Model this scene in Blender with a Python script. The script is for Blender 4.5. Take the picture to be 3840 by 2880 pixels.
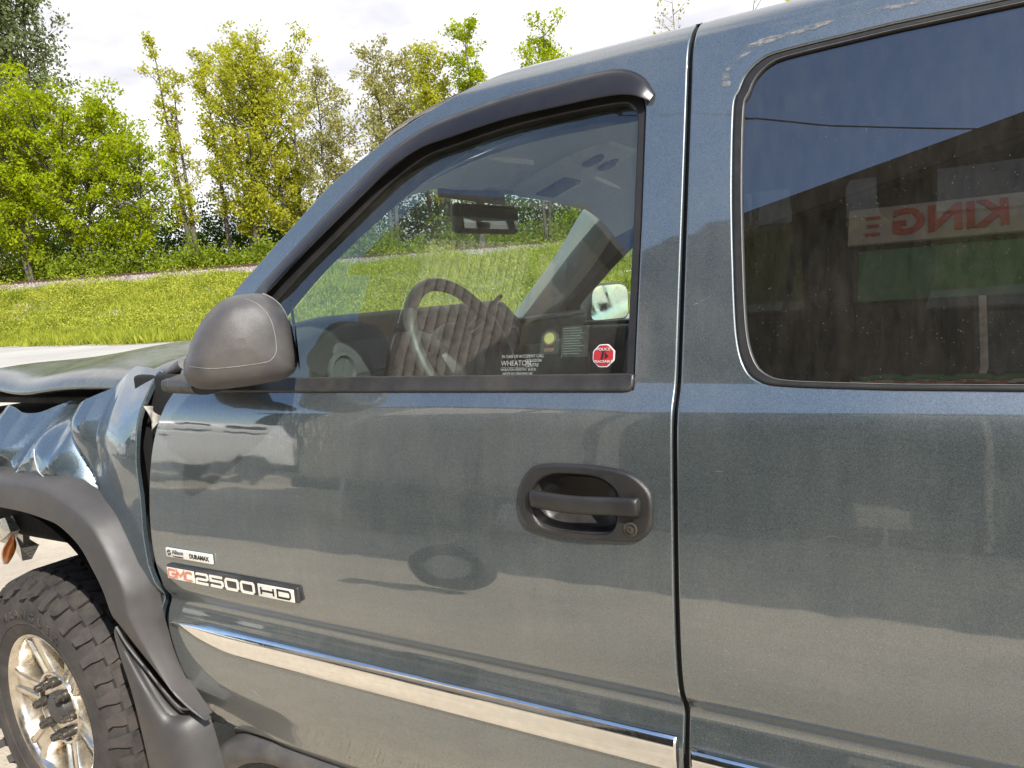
import bpy, math, random
import numpy as np
from mathutils import Vector, Matrix
from mathutils.geometry import delaunay_2d_cdt

random.seed(7)
rng = np.random.default_rng(7)
sc = bpy.context.scene
COL = sc.collection
for o in list(bpy.data.objects):
    bpy.data.objects.remove(o)

# ------------------------------------------------------------------ camera
CAM = np.array([0.0, -1.03, 1.49])
RW = np.array([[0.868344, 0.490152, -0.075692],
               [-0.004463, -0.144888, -0.989438],
               [-0.495942, 0.859511, -0.123625]])      # world -> camera (right, down, forward)
cam_data = bpy.data.cameras.new('camera')
cam_data.sensor_width = 36.0
cam_data.lens = 26.04
cam_data.clip_start = 0.02
cam_data.clip_end = 3000.0
cam = bpy.data.objects.new('camera', cam_data)
COL.objects.link(cam)
_m = RW.T @ np.diag([1, -1, -1])
_u, _s, _v = np.linalg.svd(_m)
_m = _u @ _v
cam.matrix_world = Matrix.Translation(CAM.tolist()) @ Matrix(_m.tolist()).to_4x4()
sc.camera = cam

# ------------------------------------------------------------------ sky, sun, exposure
SUN = np.array([0.65, -0.38, 0.655])
SUN = SUN / np.linalg.norm(SUN)
sc.view_settings.view_transform = 'Standard'
sc.view_settings.look = 'None'
sc.view_settings.exposure = 1.0
sc.view_settings.gamma = 1.0
sc.view_settings.use_curve_mapping = False
sc.cycles.max_bounces = 10
sc.cycles.transparent_max_bounces = 24
sc.cycles.sample_clamp_indirect = 6.0
sc.cycles.use_denoising = True
world = bpy.data.worlds.new('World')
sc.world = world
world.use_nodes = True
wt = world.node_tree
wt.nodes.clear()


def wn(t, **kw):
    n = wt.nodes.new(t)
    for k, v in kw.items():
        setattr(n, k, v)
    return n


sky = wn('ShaderNodeTexSky', sky_type='NISHITA', sun_disc=False)
sky.sun_elevation = math.asin(SUN[2])
sky.sun_rotation = math.atan2(SUN[0], SUN[1])
sky.air_density = 1.0
sky.dust_density = 0.6
sky.ozone_density = 1.5
tc = wn('ShaderNodeTexCoord')
sep = wn('ShaderNodeSeparateXYZ')
wt.links.new(tc.outputs['Generated'], sep.inputs[0])


def wmath(op, a, b=None, c=None, clamp=False):
    n = wn('ShaderNodeMath', operation=op)
    n.use_clamp = clamp
    for i, v in enumerate((a, b, c)):
        if v is None:
            continue
        if isinstance(v, (int, float)):
            n.inputs[i].default_value = v
        else:
            wt.links.new(v, n.inputs[i])
    return n.outputs[0]


zz = wmath('MAXIMUM', wmath('ADD', sep.outputs[2], 0.12), 0.05)
cx_ = wmath('DIVIDE', sep.outputs[0], zz)
cy_ = wmath('DIVIDE', sep.outputs[1], zz)
comb = wn('ShaderNodeCombineXYZ')
wt.links.new(cx_, comb.inputs[0])
wt.links.new(cy_, comb.inputs[1])
nz = wn('ShaderNodeTexNoise')
nz.inputs['Scale'].default_value = 1.15
nz.inputs['Detail'].default_value = 8
nz.inputs['Roughness'].default_value = 0.58
wt.links.new(comb.outputs[0], nz.inputs['Vector'])
# the cloud bank stands over the trees (north west), the sky behind the camera is clear
front = wmath('ADD', wmath('MULTIPLY', sep.outputs[0], -0.30), wmath('MULTIPLY', sep.outputs[1], 0.95))
cover = wmath('ADD', nz.outputs[0], wmath('MULTIPLY', front, 0.42))
mask = wn('ShaderNodeMapRange', interpolation_type='SMOOTHSTEP')
wt.links.new(cover, mask.inputs[0])
mask.inputs[1].default_value = 0.50
mask.inputs[2].default_value = 0.66
nz2 = wn('ShaderNodeTexNoise')
nz2.inputs['Scale'].default_value = 1.9
nz2.inputs['Detail'].default_value = 6
wt.links.new(comb.outputs[0], nz2.inputs['Vector'])
ramp = wn('ShaderNodeValToRGB')
ramp.color_ramp.elements[0].position = 0.36
ramp.color_ramp.elements[0].color = (2.75, 2.75, 3.05, 1)
ramp.color_ramp.elements[1].position = 0.58
ramp.color_ramp.elements[1].color = (4.3, 4.25, 4.25, 1)
wt.links.new(nz2.outputs[0], ramp.inputs[0])
mixc = wn('ShaderNodeMix', data_type='RGBA')
wt.links.new(mask.outputs[0], mixc.inputs['Factor'])
wt.links.new(sky.outputs[0], mixc.inputs['A'])
wt.links.new(ramp.outputs[0], mixc.inputs['B'])
bg = wn('ShaderNodeBackground')
bg.inputs['Strength'].default_value = 0.15
wt.links.new(mixc.outputs['Result'], bg.inputs['Color'])
wo = wn('ShaderNodeOutputWorld')
wt.links.new(bg.outputs[0], wo.inputs[0])

sun_data = bpy.data.lights.new('sun', 'SUN')
sun_data.energy = 4.0
sun_data.angle = math.radians(0.5)
sun_data.color = (1.0, 0.955, 0.88)
sun = bpy.data.objects.new('sun', sun_data)
COL.objects.link(sun)
sun.rotation_euler = Vector(SUN.tolist()).to_track_quat('Z', 'Y').to_euler()
sun.location = (8, -6, 12)


# ------------------------------------------------------------------ material helpers
class NT:
    def __init__(self, name):
        self.m = bpy.data.materials.new(name)
        self.m.use_nodes = True
        self.t = self.m.node_tree
        self.t.nodes.clear()
        self.out = self.t.nodes.new('ShaderNodeOutputMaterial')

    def n(self, typ, **kw):
        n = self.t.nodes.new(typ)
        for k, v in kw.items():
            setattr(n, k, v)
        return n

    def set(self, n, **kw):
        for k, v in kw.items():
            k = k.replace('_', ' ')
            s = n.inputs[k]
            if hasattr(v, 'is_output') or isinstance(v, bpy.types.NodeSocket):
                self.t.links.new(v, s)
            else:
                s.default_value = v
        return n

    def link(self, a, b):
        self.t.links.new(a, b)

    def math(self, op, a, b=None, clamp=False):
        n = self.n('ShaderNodeMath', operation=op)
        n.use_clamp = clamp
        for i, v in enumerate((a, b)):
            if v is None:
                continue
            if isinstance(v, (int, float)):
                n.inputs[i].default_value = v
            else:
                self.link(v, n.inputs[i])
        return n.outputs[0]

    def coord(self, kind='Object', scale=(1, 1, 1)):
        t = self.n('ShaderNodeTexCoord')
        mp = self.n('ShaderNodeMapping')
        mp.inputs['Scale'].default_value = scale
        self.link(t.outputs[kind], mp.inputs[0])
        return mp.outputs[0]

    def noise(self, vec, scale, detail=4, rough=0.55):
        n = self.n('ShaderNodeTexNoise')
        n.inputs['Scale'].default_value = scale
        n.inputs['Detail'].default_value = detail
        n.inputs['Roughness'].default_value = rough
        self.link(vec, n.inputs['Vector'])
        return n.outputs[0]

    def ramp(self, fac, stops):
        r = self.n('ShaderNodeValToRGB')
        e = r.color_ramp.elements
        while len(e) < len(stops):
            e.new(0.5)
        for k, (p, c) in enumerate(stops):
            e[k].position = p
            e[k].color = (c[0], c[1], c[2], 1) if isinstance(c, (tuple, list)) else (c, c, c, 1)
        self.link(fac, r.inputs[0])
        return r.outputs[0]

    def mix(self, fac, a, b):
        m = self.n('ShaderNodeMix', data_type='RGBA')
        for s, v in (('Factor', fac), ('A', a), ('B', b)):
            if isinstance(v, bpy.types.NodeSocket):
                self.link(v, m.inputs[s])
            elif s == 'Factor':
                m.inputs[s].default_value = v
            else:
                m.inputs[s].default_value = (v[0], v[1], v[2], 1)
        return m.outputs['Result']

    def bump(self, height, strength=0.2, dist=0.01):
        b = self.n('ShaderNodeBump')
        b.inputs['Strength'].default_value = strength
        b.inputs['Distance'].default_value = dist
        self.link(height, b.inputs['Height'])
        return b.outputs[0]

    def principled(self, **kw):
        p = self.n('ShaderNodeBsdfPrincipled')
        self.set(p, **kw)
        self.link(p.outputs[0], self.out.inputs[0])
        return p


def c4(c):
    return (c[0], c[1], c[2], 1.0)


def simple(name, col, rough=0.5, metal=0.0, var=0.15, scale=20.0, bump=0.0, bscale=150.0, coat=0.0, dust=0.0,
           dustcol=(0.34, 0.29, 0.22), spec=0.5):
    """plain surface with mottling, optional dust film and fine relief"""
    t = NT(name)
    v = t.coord()
    n1 = t.noise(v, scale, 5)
    a = [max(0.0, x * (1 - var)) for x in col]
    b = [min(1.0, x * (1 + var)) for x in col]
    colour = t.ramp(n1, [(0.3, a), (0.7, b)])
    if dust > 0:
        n2 = t.noise(v, scale * 0.35, 8, 0.7)
        f = t.math('MULTIPLY', t.ramp(n2, [(0.35, 0.0), (0.75, 1.0)]), dust)
        colour = t.mix(f, colour, dustcol)
    p = t.principled(Base_Color=colour, Metallic=metal)
    rr = t.ramp(t.noise(v, scale * 1.7, 4), [(0.3, max(0.02, rough - 0.08)), (0.7, min(1.0, rough + 0.08))])
    t.link(rr, p.inputs['Roughness'])
    p.inputs['Coat Weight'].default_value = coat
    p.inputs['Specular IOR Level'].default_value = spec
    if bump > 0:
        t.link(t.bump(t.noise(v, bscale, 3), bump, 0.002), p.inputs['Normal'])
    return t.m


def paint_mat(name, col, dust=0.10, wave=0.035, ior=2.25, crough=(0.015, 0.05)):
    """metallic car paint: flakes under clear coat, film of road dust, pale specks"""
    t = NT(name)
    v = t.coord()
    fl = t.n('ShaderNodeTexVoronoi')
    fl.inputs['Scale'].default_value = 900
    t.link(v, fl.inputs['Vector'])
    fleck = t.ramp(fl.outputs['Color'], [(0.2, [x * 0.72 for x in col]), (0.95, [x * 1.5 for x in col])])
    # dust film: vertical streaks and blotches
    vs = t.coord('Object', (42, 42, 5))
    streak = t.noise(vs, 1.0, 6, 0.7)
    blot = t.noise(v, 3.2, 7, 0.65)
    d = t.math('MULTIPLY', t.ramp(streak, [(0.35, 0.5), (0.75, 1.0)]), t.ramp(blot, [(0.35, 0.12), (0.7, 1.0)]))
    d = t.math('MULTIPLY', d, dust)
    sxyz = t.n('ShaderNodeSeparateXYZ')
    t.link(v, sxyz.inputs[0])
    low = t.ramp(t.math('ADD', sxyz.outputs[2], t.math('MULTIPLY', t.noise(v, 7.0, 5), 0.22)), [(0.62, 1.0), (0.86, 0.0)])
    d = t.math('MAXIMUM', d, t.math('MULTIPLY', low, 0.30))
    # splash of dust thrown up behind the mirror
    sp = t.n('ShaderNodeCombineXYZ')
    t.link(t.math('MULTIPLY', t.math('ADD', sxyz.outputs[0], 1.12), 4.2), sp.inputs[0])
    t.link(t.math('MULTIPLY', t.math('SUBTRACT', sxyz.outputs[2], 1.235), 9.0), sp.inputs[2])
    ln = t.n('ShaderNodeVectorMath', operation='LENGTH')
    t.link(sp.outputs[0], ln.inputs[0])
    blob = t.math('MULTIPLY', t.ramp(ln.outputs['Value'], [(0.1, 1.0), (0.95, 0.0)]), t.ramp(t.noise(t.coord('Object', (120, 120, 45)), 1.0, 5, 0.75), [(0.46, 0.0), (0.66, 0.75)]))
    d = t.math('MAXIMUM', d, t.math('MULTIPLY', blob, dust * 2.4))
    # specks of dried dirt
    vo = t.n('ShaderNodeTexVoronoi')
    vo.inputs['Scale'].default_value = 330
    t.link(v, vo.inputs['Vector'])
    sepc = t.n('ShaderNodeSeparateColor')
    t.link(vo.outputs['Color'], sepc.inputs[0])
    size = t.math('MULTIPLY', t.math('POWER', sepc.outputs[0], 14.0), 0.40)
    spk = t.math('LESS_THAN', vo.outputs['Distance'], size)
    spk = t.math('MULTIPLY', spk, t.ramp(t.noise(v, 2.3, 3), [(0.45, 0.0), (0.65, 0.5)]))
    fac = t.math('MAXIMUM', d, spk)
    colour = t.mix(fac, fleck, (0.42, 0.38, 0.31))
    metal = t.math('MULTIPLY', t.math('SUBTRACT', 1.0, fac), 0.75)
    p = t.principled(Base_Color=colour)
    t.link(metal, p.inputs['Metallic'])
    p.inputs['Roughness'].default_value = 0.42
    p.inputs['Specular IOR Level'].default_value = 0.35
    t.link(t.math('SUBTRACT', 1.0, t.math('MULTIPLY', fac, 0.9)), p.inputs['Coat Weight'])
    p.inputs['Coat IOR'].default_value = ior
    t.link(t.ramp(t.noise(v, 30, 5), [(0.3, crough[0]), (0.75, crough[1])]), p.inputs['Coat Roughness'])
    wv = t.noise(t.coord('Object', (3.5, 3.5, 6)), 1.0, 3)
    t.link(t.bump(wv, wave, 0.02), p.inputs['Coat Normal'])
    t.link(t.bump(fl.outputs['Color'], 0.03, 0.002), p.inputs['Normal'])
    return t.m


def glass_mat(name, tint, dust=0.05, refl=1.0, dustcol=(0.42, 0.38, 0.30), speck=60, f0=0.085):
    """thin pane: Fresnel mirror over tinted transmission, with a film of dust and dirt specks"""
    t = NT(name)
    v = t.coord()
    geo = t.n('ShaderNodeNewGeometry')
    dot = t.n('ShaderNodeVectorMath', operation='DOT_PRODUCT')
    t.link(geo.outputs['Incoming'], dot.inputs[0])
    t.link(geo.outputs['Normal'], dot.inputs[1])
    cs = t.math('ABSOLUTE', dot.outputs['Value'])
    fres = t.math('ADD', t.math('MULTIPLY', t.math('POWER', t.math('SUBTRACT', 1.0, cs), 4.0), 0.85), f0)
    tr = t.n('ShaderNodeBsdfTransparent')
    tr.inputs[0].default_value = c4(tint)
    gl = t.n('ShaderNodeBsdfGlossy')
    gl.inputs['Roughness'].default_value = 0.0
    gl.inputs[0].default_value = (0.95 * refl, 0.97 * refl, refl, 1)
    m1 = t.n('ShaderNodeMixShader')
    t.link(t.math('MINIMUM', fres, 0.95), m1.inputs[0])
    t.link(tr.outputs[0], m1.inputs[1])
    t.link(gl.outputs[0], m1.inputs[2])
    df = t.n('ShaderNodeBsdfDiffuse')
    df.inputs[0].default_value = c4(dustcol)
    streak = t.noise(t.coord('Object', (60, 60, 6)), 1.0, 6, 0.7)
    blot = t.noise(v, 4.0, 7, 0.65)
    d = t.math('MULTIPLY', t.ramp(streak, [(0.35, 0.35), (0.75, 1.0)]), t.ramp(blot, [(0.3, 0.3), (0.75, 1.0)]))
    d = t.math('MULTIPLY', d, dust)
    vo = t.n('ShaderNodeTexVoronoi')
    vo.inputs['Scale'].default_value = speck
    t.link(v, vo.inputs['Vector'])
    sepc = t.n('ShaderNodeSeparateColor')
    t.link(vo.outputs['Color'], sepc.inputs[0])
    size = t.math('MULTIPLY', t.math('POWER', sepc.outputs[0], 6.0), 0.20)
    spk = t.math('MULTIPLY', t.math('LESS_THAN', vo.outputs['Distance'], size), 0.55)
    spk = t.math('MULTIPLY', spk, t.ramp(t.noise(v, 5.0, 4), [(0.40, 0.15), (0.65, 1.0)]))
    m2 = t.n('ShaderNodeMixShader')
    t.link(t.math('MAXIMUM', d, spk), m2.inputs[0])
    t.link(m1.outputs[0], m2.inputs[1])
    t.link(df.outputs[0], m2.inputs[2])
    t.link(m2.outputs[0], t.out.inputs[0])
    return t.m


def leaf_mat(name, c1, c2, trans=0.45):
    t = NT(name)
    v = t.coord()
    geo = t.n('ShaderNodeNewGeometry')
    f = t.math('ADD', t.math('MULTIPLY', geo.outputs['Random Per Island'], 0.30),
               t.math('MULTIPLY', t.ramp(t.noise(v, 0.9, 5, 0.65), [(0.3, 0.0), (0.7, 1.0)]), 0.70))
    colour = t.ramp(f, [(0.15, c1), (0.85, c2)])
    df = t.n('ShaderNodeBsdfDiffuse')
    tl = t.n('ShaderNodeBsdfTranslucent')
    t.link(colour, df.inputs[0])
    t.link(t.mix(0.35, colour, (c2[0] * 1.3, c2[1] * 1.2, c2[2] * 0.5)), tl.inputs[0])
    m = t.n('ShaderNodeMixShader')
    m.inputs[0].default_value = trans
    t.link(df.outputs[0], m.inputs[1])
    t.link(tl.outputs[0], m.inputs[2])
    t.link(m.outputs[0], t.out.inputs[0])
    return t.m


# ------------------------------------------------------------------ object helpers
def tag(o, label=None, category=None, group=None, kind=None):
    if label:
        o['label'] = label
    if category:
        o['category'] = category
    if group:
        o['group'] = group
    if kind:
        o['kind'] = kind
    return o


def set_parent(o, parent):
    if parent is not None:
        o.parent = parent
        o.matrix_parent_inverse = WORLD[parent.name].inverted()


WORLD = {}


def reg(o):
    m = Matrix.LocRotScale(o.location, o.rotation_euler, o.scale)
    WORLD[o.name] = m
    return o


def thing(name, label, category, loc=(0, 0, 0), group=None, rotz=0.0):
    o = bpy.data.objects.new(name, None)
    o.empty_display_size = 0.2
    COL.objects.link(o)
    o.location = loc
    o.rotation_euler = (0, 0, rotz)
    reg(o)
    return tag(o, label, category, group)


def mesh_obj(name, V, F, mat, parent=None, smooth=True, normals=None, sharp=None):
    me = bpy.data.meshes.new(name)
    V = np.asarray(V, float)
    me.from_pydata(V.tolist(), [], [list(map(int, f)) for f in F])
    me.update()
    if smooth:
        me.polygons.foreach_set('use_smooth', [True] * len(me.polygons))
    if normals is not None:
        me.normals_split_custom_set_from_vertices(np.asarray(normals, float).tolist())
    elif sharp:
        me.set_sharp_from_angle(angle=math.radians(sharp))
    o = bpy.data.objects.new(name, me)
    COL.objects.link(o)
    if mat is not None:
        me.materials.append(mat)
    WORLD[o.name] = Matrix.Identity(4)
    set_parent(o, parent)
    return o


def big_mesh(name, V, F, mat, parent=None, smooth=False):
    """V (n,3), F (m,k) arrays, k constant"""
    V = np.asarray(V, np.float32)
    F = np.asarray(F, np.int32)
    me = bpy.data.meshes.new(name)
    m, k = F.shape
    me.vertices.add(len(V))
    me.vertices.foreach_set('co', V.ravel())
    me.loops.add(m * k)
    me.loops.foreach_set('vertex_index', F.ravel())
    me.polygons.add(m)
    me.polygons.foreach_set('loop_start', np.arange(0, m * k, k, dtype=np.int32))
    if smooth:
        me.polygons.foreach_set('use_smooth', np.ones(m, bool))
    me.update(calc_edges=True)
    o = bpy.data.objects.new(name, me)
    COL.objects.link(o)
    me.materials.append(mat)
    WORLD[o.name] = Matrix.Identity(4)
    set_parent(o, parent)
    return o


def grid_faces(m, n, cu=False, cv=False):
    F = []
    for i in range(m if cu else m - 1):
        for j in range(n if cv else n - 1):
            a, b = i * n + j, ((i + 1) % m) * n + j
            c, d = ((i + 1) % m) * n + (j + 1) % n, i * n + (j + 1) % n
            F.append((a, b, c, d))
    return F


def grid_obj(name, P, mat, parent=None, cu=False, cv=False, caps=False, sharp=40):
    P = np.asarray(P, float)
    m, n, _ = P.shape
    F = grid_faces(m, n, cu, cv)
    if caps and cv:
        F.append(tuple(range(n))[::-1])
        F.append(tuple((m - 1) * n + k for k in range(n)))
    return mesh_obj(name, P.reshape(-1, 3), F, mat, parent, sharp=sharp)


def box_vf(c, s, rot=None):
    x, y, z = np.array(s) / 2.0
    V = np.array([[sx * x, sy * y, sz * z] for sx in (-1, 1) for sy in (-1, 1) for sz in (-1, 1)])
    if rot is not None:
        V = V @ np.array(rot).T
    V = V + np.array(c)
    F = [(0, 1, 3, 2), (4, 6, 7, 5), (0, 4, 5, 1), (2, 3, 7, 6), (0, 2, 6, 4), (1, 5, 7, 3)]
    return V, F


def rbox(name, c, s, mat, parent=None, bevel=0.01, rot=None, seg=3):
    """bevelled box"""
    import bmesh
    bm = bmesh.new()
    V, F = box_vf((0, 0, 0), s)
    vs = [bm.verts.new(v) for v in V]
    for f in F:
        bm.faces.new([vs[i] for i in f])
    bmesh.ops.recalc_face_normals(bm, faces=bm.faces)
    bmesh.ops.bevel(bm, geom=list(bm.edges), offset=min(bevel, min(s) * 0.45), segments=seg, affect='EDGES', profile=0.5)
    me = bpy.data.meshes.new(name)
    bm.to_mesh(me)
    bm.free()
    R = Matrix(np.array(rot).tolist()).to_4x4() if rot is not None else Matrix.Identity(4)
    me.transform(Matrix.Translation(Vector(c)) @ R)
    me.polygons.foreach_set('use_smooth', [True] * len(me.polygons))
    me.set_sharp_from_angle(angle=math.radians(50))
    me.materials.append(mat)
    o = bpy.data.objects.new(name, me)
    COL.objects.link(o)
    WORLD[o.name] = Matrix.Identity(4)
    set_parent(o, parent)
    return o


def merge(parts):
    V, F, k = [], [], 0
    for v, f in parts:
        v = np.asarray(v, float)
        V.append(v)
        F += [tuple(i + k for i in ff) for ff in f]
        k += len(v)
    return np.concatenate(V), F


def catmull(P, n=8, closed=False):
    P = np.asarray(P, float)
    m = len(P)
    out = []
    rngi = range(m) if closed else range(m - 1)
    for i in rngi:
        if closed:
            p0, p1, p2, p3 = P[(i - 1) % m], P[i], P[(i + 1) % m], P[(i + 2) % m]
        else:
            p1, p2 = P[i], P[i + 1]
            p0 = P[i - 1] if i > 0 else 2 * p1 - p2
            p3 = P[i + 2] if i + 2 < m else 2 * p2 - p1
        for t in np.arange(n) / n:
            out.append(0.5 * ((2 * p1) + (-p0 + p2) * t + (2 * p0 - 5 * p1 + 4 * p2 - p3) * t * t + (-p0 + 3 * p1 - 3 * p2 + p3) * t ** 3))
    if not closed:
        out.append(P[-1])
    return np.array(out)


def resample(P, step, closed=True):
    P = np.asarray(P, float)
    Q = np.vstack([P, P[:1]]) if closed else P
    L = np.concatenate([[0], np.cumsum(np.linalg.norm(np.diff(Q, axis=0), axis=1))])
    n = max(4, int(round(L[-1] / step)))
    t = np.linspace(0, L[-1], n + 1)
    if closed:
        t = t[:-1]
    return np.stack([np.interp(t, L, Q[:, k]) for k in range(Q.shape[1])], 1)


def round_poly(P, r, n=5):
    """round the corners of a closed polygon"""
    P = np.asarray(P, float)
    m = len(P)
    rr = r if isinstance(r, (list, tuple)) else [r] * m
    out = []
    for i in range(m):
        p, a, b = P[i], P[i - 1], P[(i + 1) % m]
        da, db = a - p, b - p
        la, lb = np.linalg.norm(da), np.linalg.norm(db)
        k = min(rr[i], la * 0.45, lb * 0.45)
        if k < 1e-6:
            out.append(p)
            continue
        q0, q1 = p + da / la * k, p + db / lb * k
        for t in np.linspace(0, 1, n):
            out.append((1 - t) ** 2 * q0 + 2 * t * (1 - t) * p + t * t * q1)
    return np.array(out)


def area2(P):
    x, y = P[:, 0], P[:, 1]
    return 0.5 * np.sum(x * np.roll(y, -1) - y * np.roll(x, -1))


def out_dirs(P):
    """outward 2d direction at the vertices of a closed loop"""
    d = np.roll(P, -1, 0) - np.roll(P, 1, 0)
    d = d / (np.linalg.norm(d, axis=1)[:, None] + 1e-12)
    o = np.stack([d[:, 1], -d[:, 0]], 1)
    return o if area2(P) > 0 else -o


def inside(P, pts):
    x, y = pts[:, 0], pts[:, 1]
    r = np.zeros(len(pts), bool)
    a, b = P, np.roll(P, -1, 0)
    for (x0, y0), (x1, y1) in zip(a, b):
        if y0 == y1:
            continue
        c = ((y0 > y) != (y1 > y)) & (x < (x1 - x0) * (y - y0) / (y1 - y0) + x0)
        r ^= c
    return r


def tube_vf(path, radii, n=6, cap=True):
    path = np.asarray(path, float)
    m = len(path)
    radii = np.broadcast_to(radii, m)
    T = np.gradient(path, axis=0)
    T /= np.linalg.norm(T, axis=1)[:, None] + 1e-12
    up = np.array([0, 0, 1.0])
    if abs(T[0] @ up) > 0.9:
        up = np.array([1.0, 0, 0])
    V = []
    a = np.cross(T[0], up)
    a /= np.linalg.norm(a)
    for i in range(m):
        a = a - T[i] * (a @ T[i])
        a /= np.linalg.norm(a) + 1e-12
        b = np.cross(T[i], a)
        th = np.arange(n) * 2 * math.pi / n
        V.append(path[i] + radii[i] * (np.cos(th)[:, None] * a + np.sin(th)[:, None] * b))
    V = np.concatenate(V)
    F = grid_faces(m, n, False, True)
    if cap:
        F.append(tuple(range(n))[::-1])
        F.append(tuple((m - 1) * n + k for k in range(n)))
    return V, F


def tube(name, path, radii, mat, parent=None, n=8):
    V, F = tube_vf(path, radii, n)
    return mesh_obj(name, V, F, mat, parent, sharp=60)


def text_obj(name, body, size, loc, rot, mat, parent=None, extrude=0.0006, align='LEFT', sx=1.0, bold=0.0, font_shear=0.0):
    cu = bpy.data.curves.new(name, 'FONT')
    cu.body = body
    cu.size = size
    cu.extrude = extrude
    cu.align_x = align
    cu.align_y = 'CENTER'
    cu.offset = bold
    cu.shear = font_shear
    cu.resolution_u = 3
    tmp = bpy.data.objects.new(name + '_t', cu)
    COL.objects.link(tmp)
    dg = bpy.context.evaluated_depsgraph_get()
    dg.update()
    me = bpy.data.meshes.new_from_object(tmp.evaluated_get(dg))
    me.name = name
    bpy.data.objects.remove(tmp)
    M = Matrix.Translation(Vector(loc)) @ rot.to_4x4() @ Matrix.Diagonal((sx, 1, 1, 1))
    me.transform(M)
    me.materials.clear()
    me.materials.append(mat)
    o = bpy.data.objects.new(name, me)
    COL.objects.link(o)
    WORLD[o.name] = Matrix.Identity(4)
    set_parent(o, parent)
    return o


def copy_tree(o, dx, parent=None, newloc=None, rotz=None):
    """copy a thing with its parts and sub-parts"""
    c = o.copy()
    COL.objects.link(c)
    c.parent = parent
    if newloc is not None:
        c.location = newloc
    if rotz is not None:
        c.rotation_euler = (0, 0, rotz)
    for ch in o.children:
        copy_tree(ch, dx, c)
    return c


# ------------------------------------------------------------------ body side profile of the pickup (y outward negative)
_pz = [.44, .50, .565, .62, .69, .76, .80, .822, .834, .845, .858, .875, .92, 1.0, 1.08, 1.15, 1.21, 1.25, 1.275, 1.295, 1.312, 1.324, 1.34, 1.36]
_py = [.085, .06, .036, .016, .001, -.003, .006, .012, .0125, .007, -.003, -.010, -.016, -.0138, -.0065, .0015, .0090, .0145, .0190, .0255, .035, .043, .0500, .0562]
TU = math.tan(math.radians(16))
_pp = list(zip(_py, _pz)) + [(.0562 + TU * (z - 1.36), z) for z in np.arange(1.42, 1.801, .06)]
_y0 = _pp[-1][0]
_pp += [(_y0 + .020, 1.845), (_y0 + .042, 1.878), (_y0 + .077, 1.902), (_y0 + .135, 1.918), (_y0 + .25, 1.931), (_y0 + .5, 1.943), (1.0, 1.947)]
_pp = np.array(_pp)
_S = np.concatenate([[0], np.cumsum(np.hypot(*np.diff(_pp, axis=0).T))])
_mm = np.zeros_like(_pp)
_mm[1:-1] = (_pp[2:] - _pp[:-2]) / (_S[2:] - _S[:-2])[:, None]
_mm[0] = (_pp[1] - _pp[0]) / (_S[1] - _S[0])
_mm[-1] = (_pp[-1] - _pp[-2]) / (_S[-1] - _S[-2])


def prof(s):
    s = np.clip(np.asarray(s, float), 0, _S[-1] - 1e-9)
    i = np.clip(np.searchsorted(_S, s, side='right') - 1, 0, len(_S) - 2)
    h = _S[i + 1] - _S[i]
    t = ((s - _S[i]) / h)[..., None]
    h = h[..., None]
    return (2 * t**3 - 3 * t**2 + 1) * _pp[i] + (t**3 - 2 * t**2 + t) * h * _mm[i] + (-2 * t**3 + 3 * t**2) * _pp[i + 1] + (t**3 - t**2) * h * _mm[i + 1]


_ss = np.linspace(0, _S[-1], 4000)
_zz = prof(_ss)[:, 1]


def s_of_z(z):
    return float(np.interp(z, _zz, _ss))


def side(q):
    """(x,s) -> world on the driver's side"""
    q = np.asarray(q, float)
    yz = prof(q[:, 1])
    return np.stack([q[:, 0], yz[:, 0], yz[:, 1]], 1)


def side_r(q):
    P = side(q)
    P[:, 1] = 2.0 - P[:, 1]
    return P


def frame(mapf, q, e=0.0015):
    """unit tangents and outward normal of a surface map"""
    q = np.asarray(q, float)
    a = mapf(q + [e, 0]) - mapf(q - [e, 0])
    b = mapf(q + [0, e]) - mapf(q - [0, e])
    a /= np.linalg.norm(a, axis=1)[:, None]
    b /= np.linalg.norm(b, axis=1)[:, None]
    n = np.cross(a, b)
    n /= np.linalg.norm(n, axis=1)[:, None]
    return a, b, n


S_DENSE = np.concatenate([np.arange(0, .36, .03), np.arange(.36, .47, .006), np.arange(.48, .82, .03), np.arange(.82, .97, .006),
                          np.arange(.98, 1.42, .04), np.arange(1.42, 1.62, .008), np.arange(1.64, 2.3, .04)])


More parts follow.
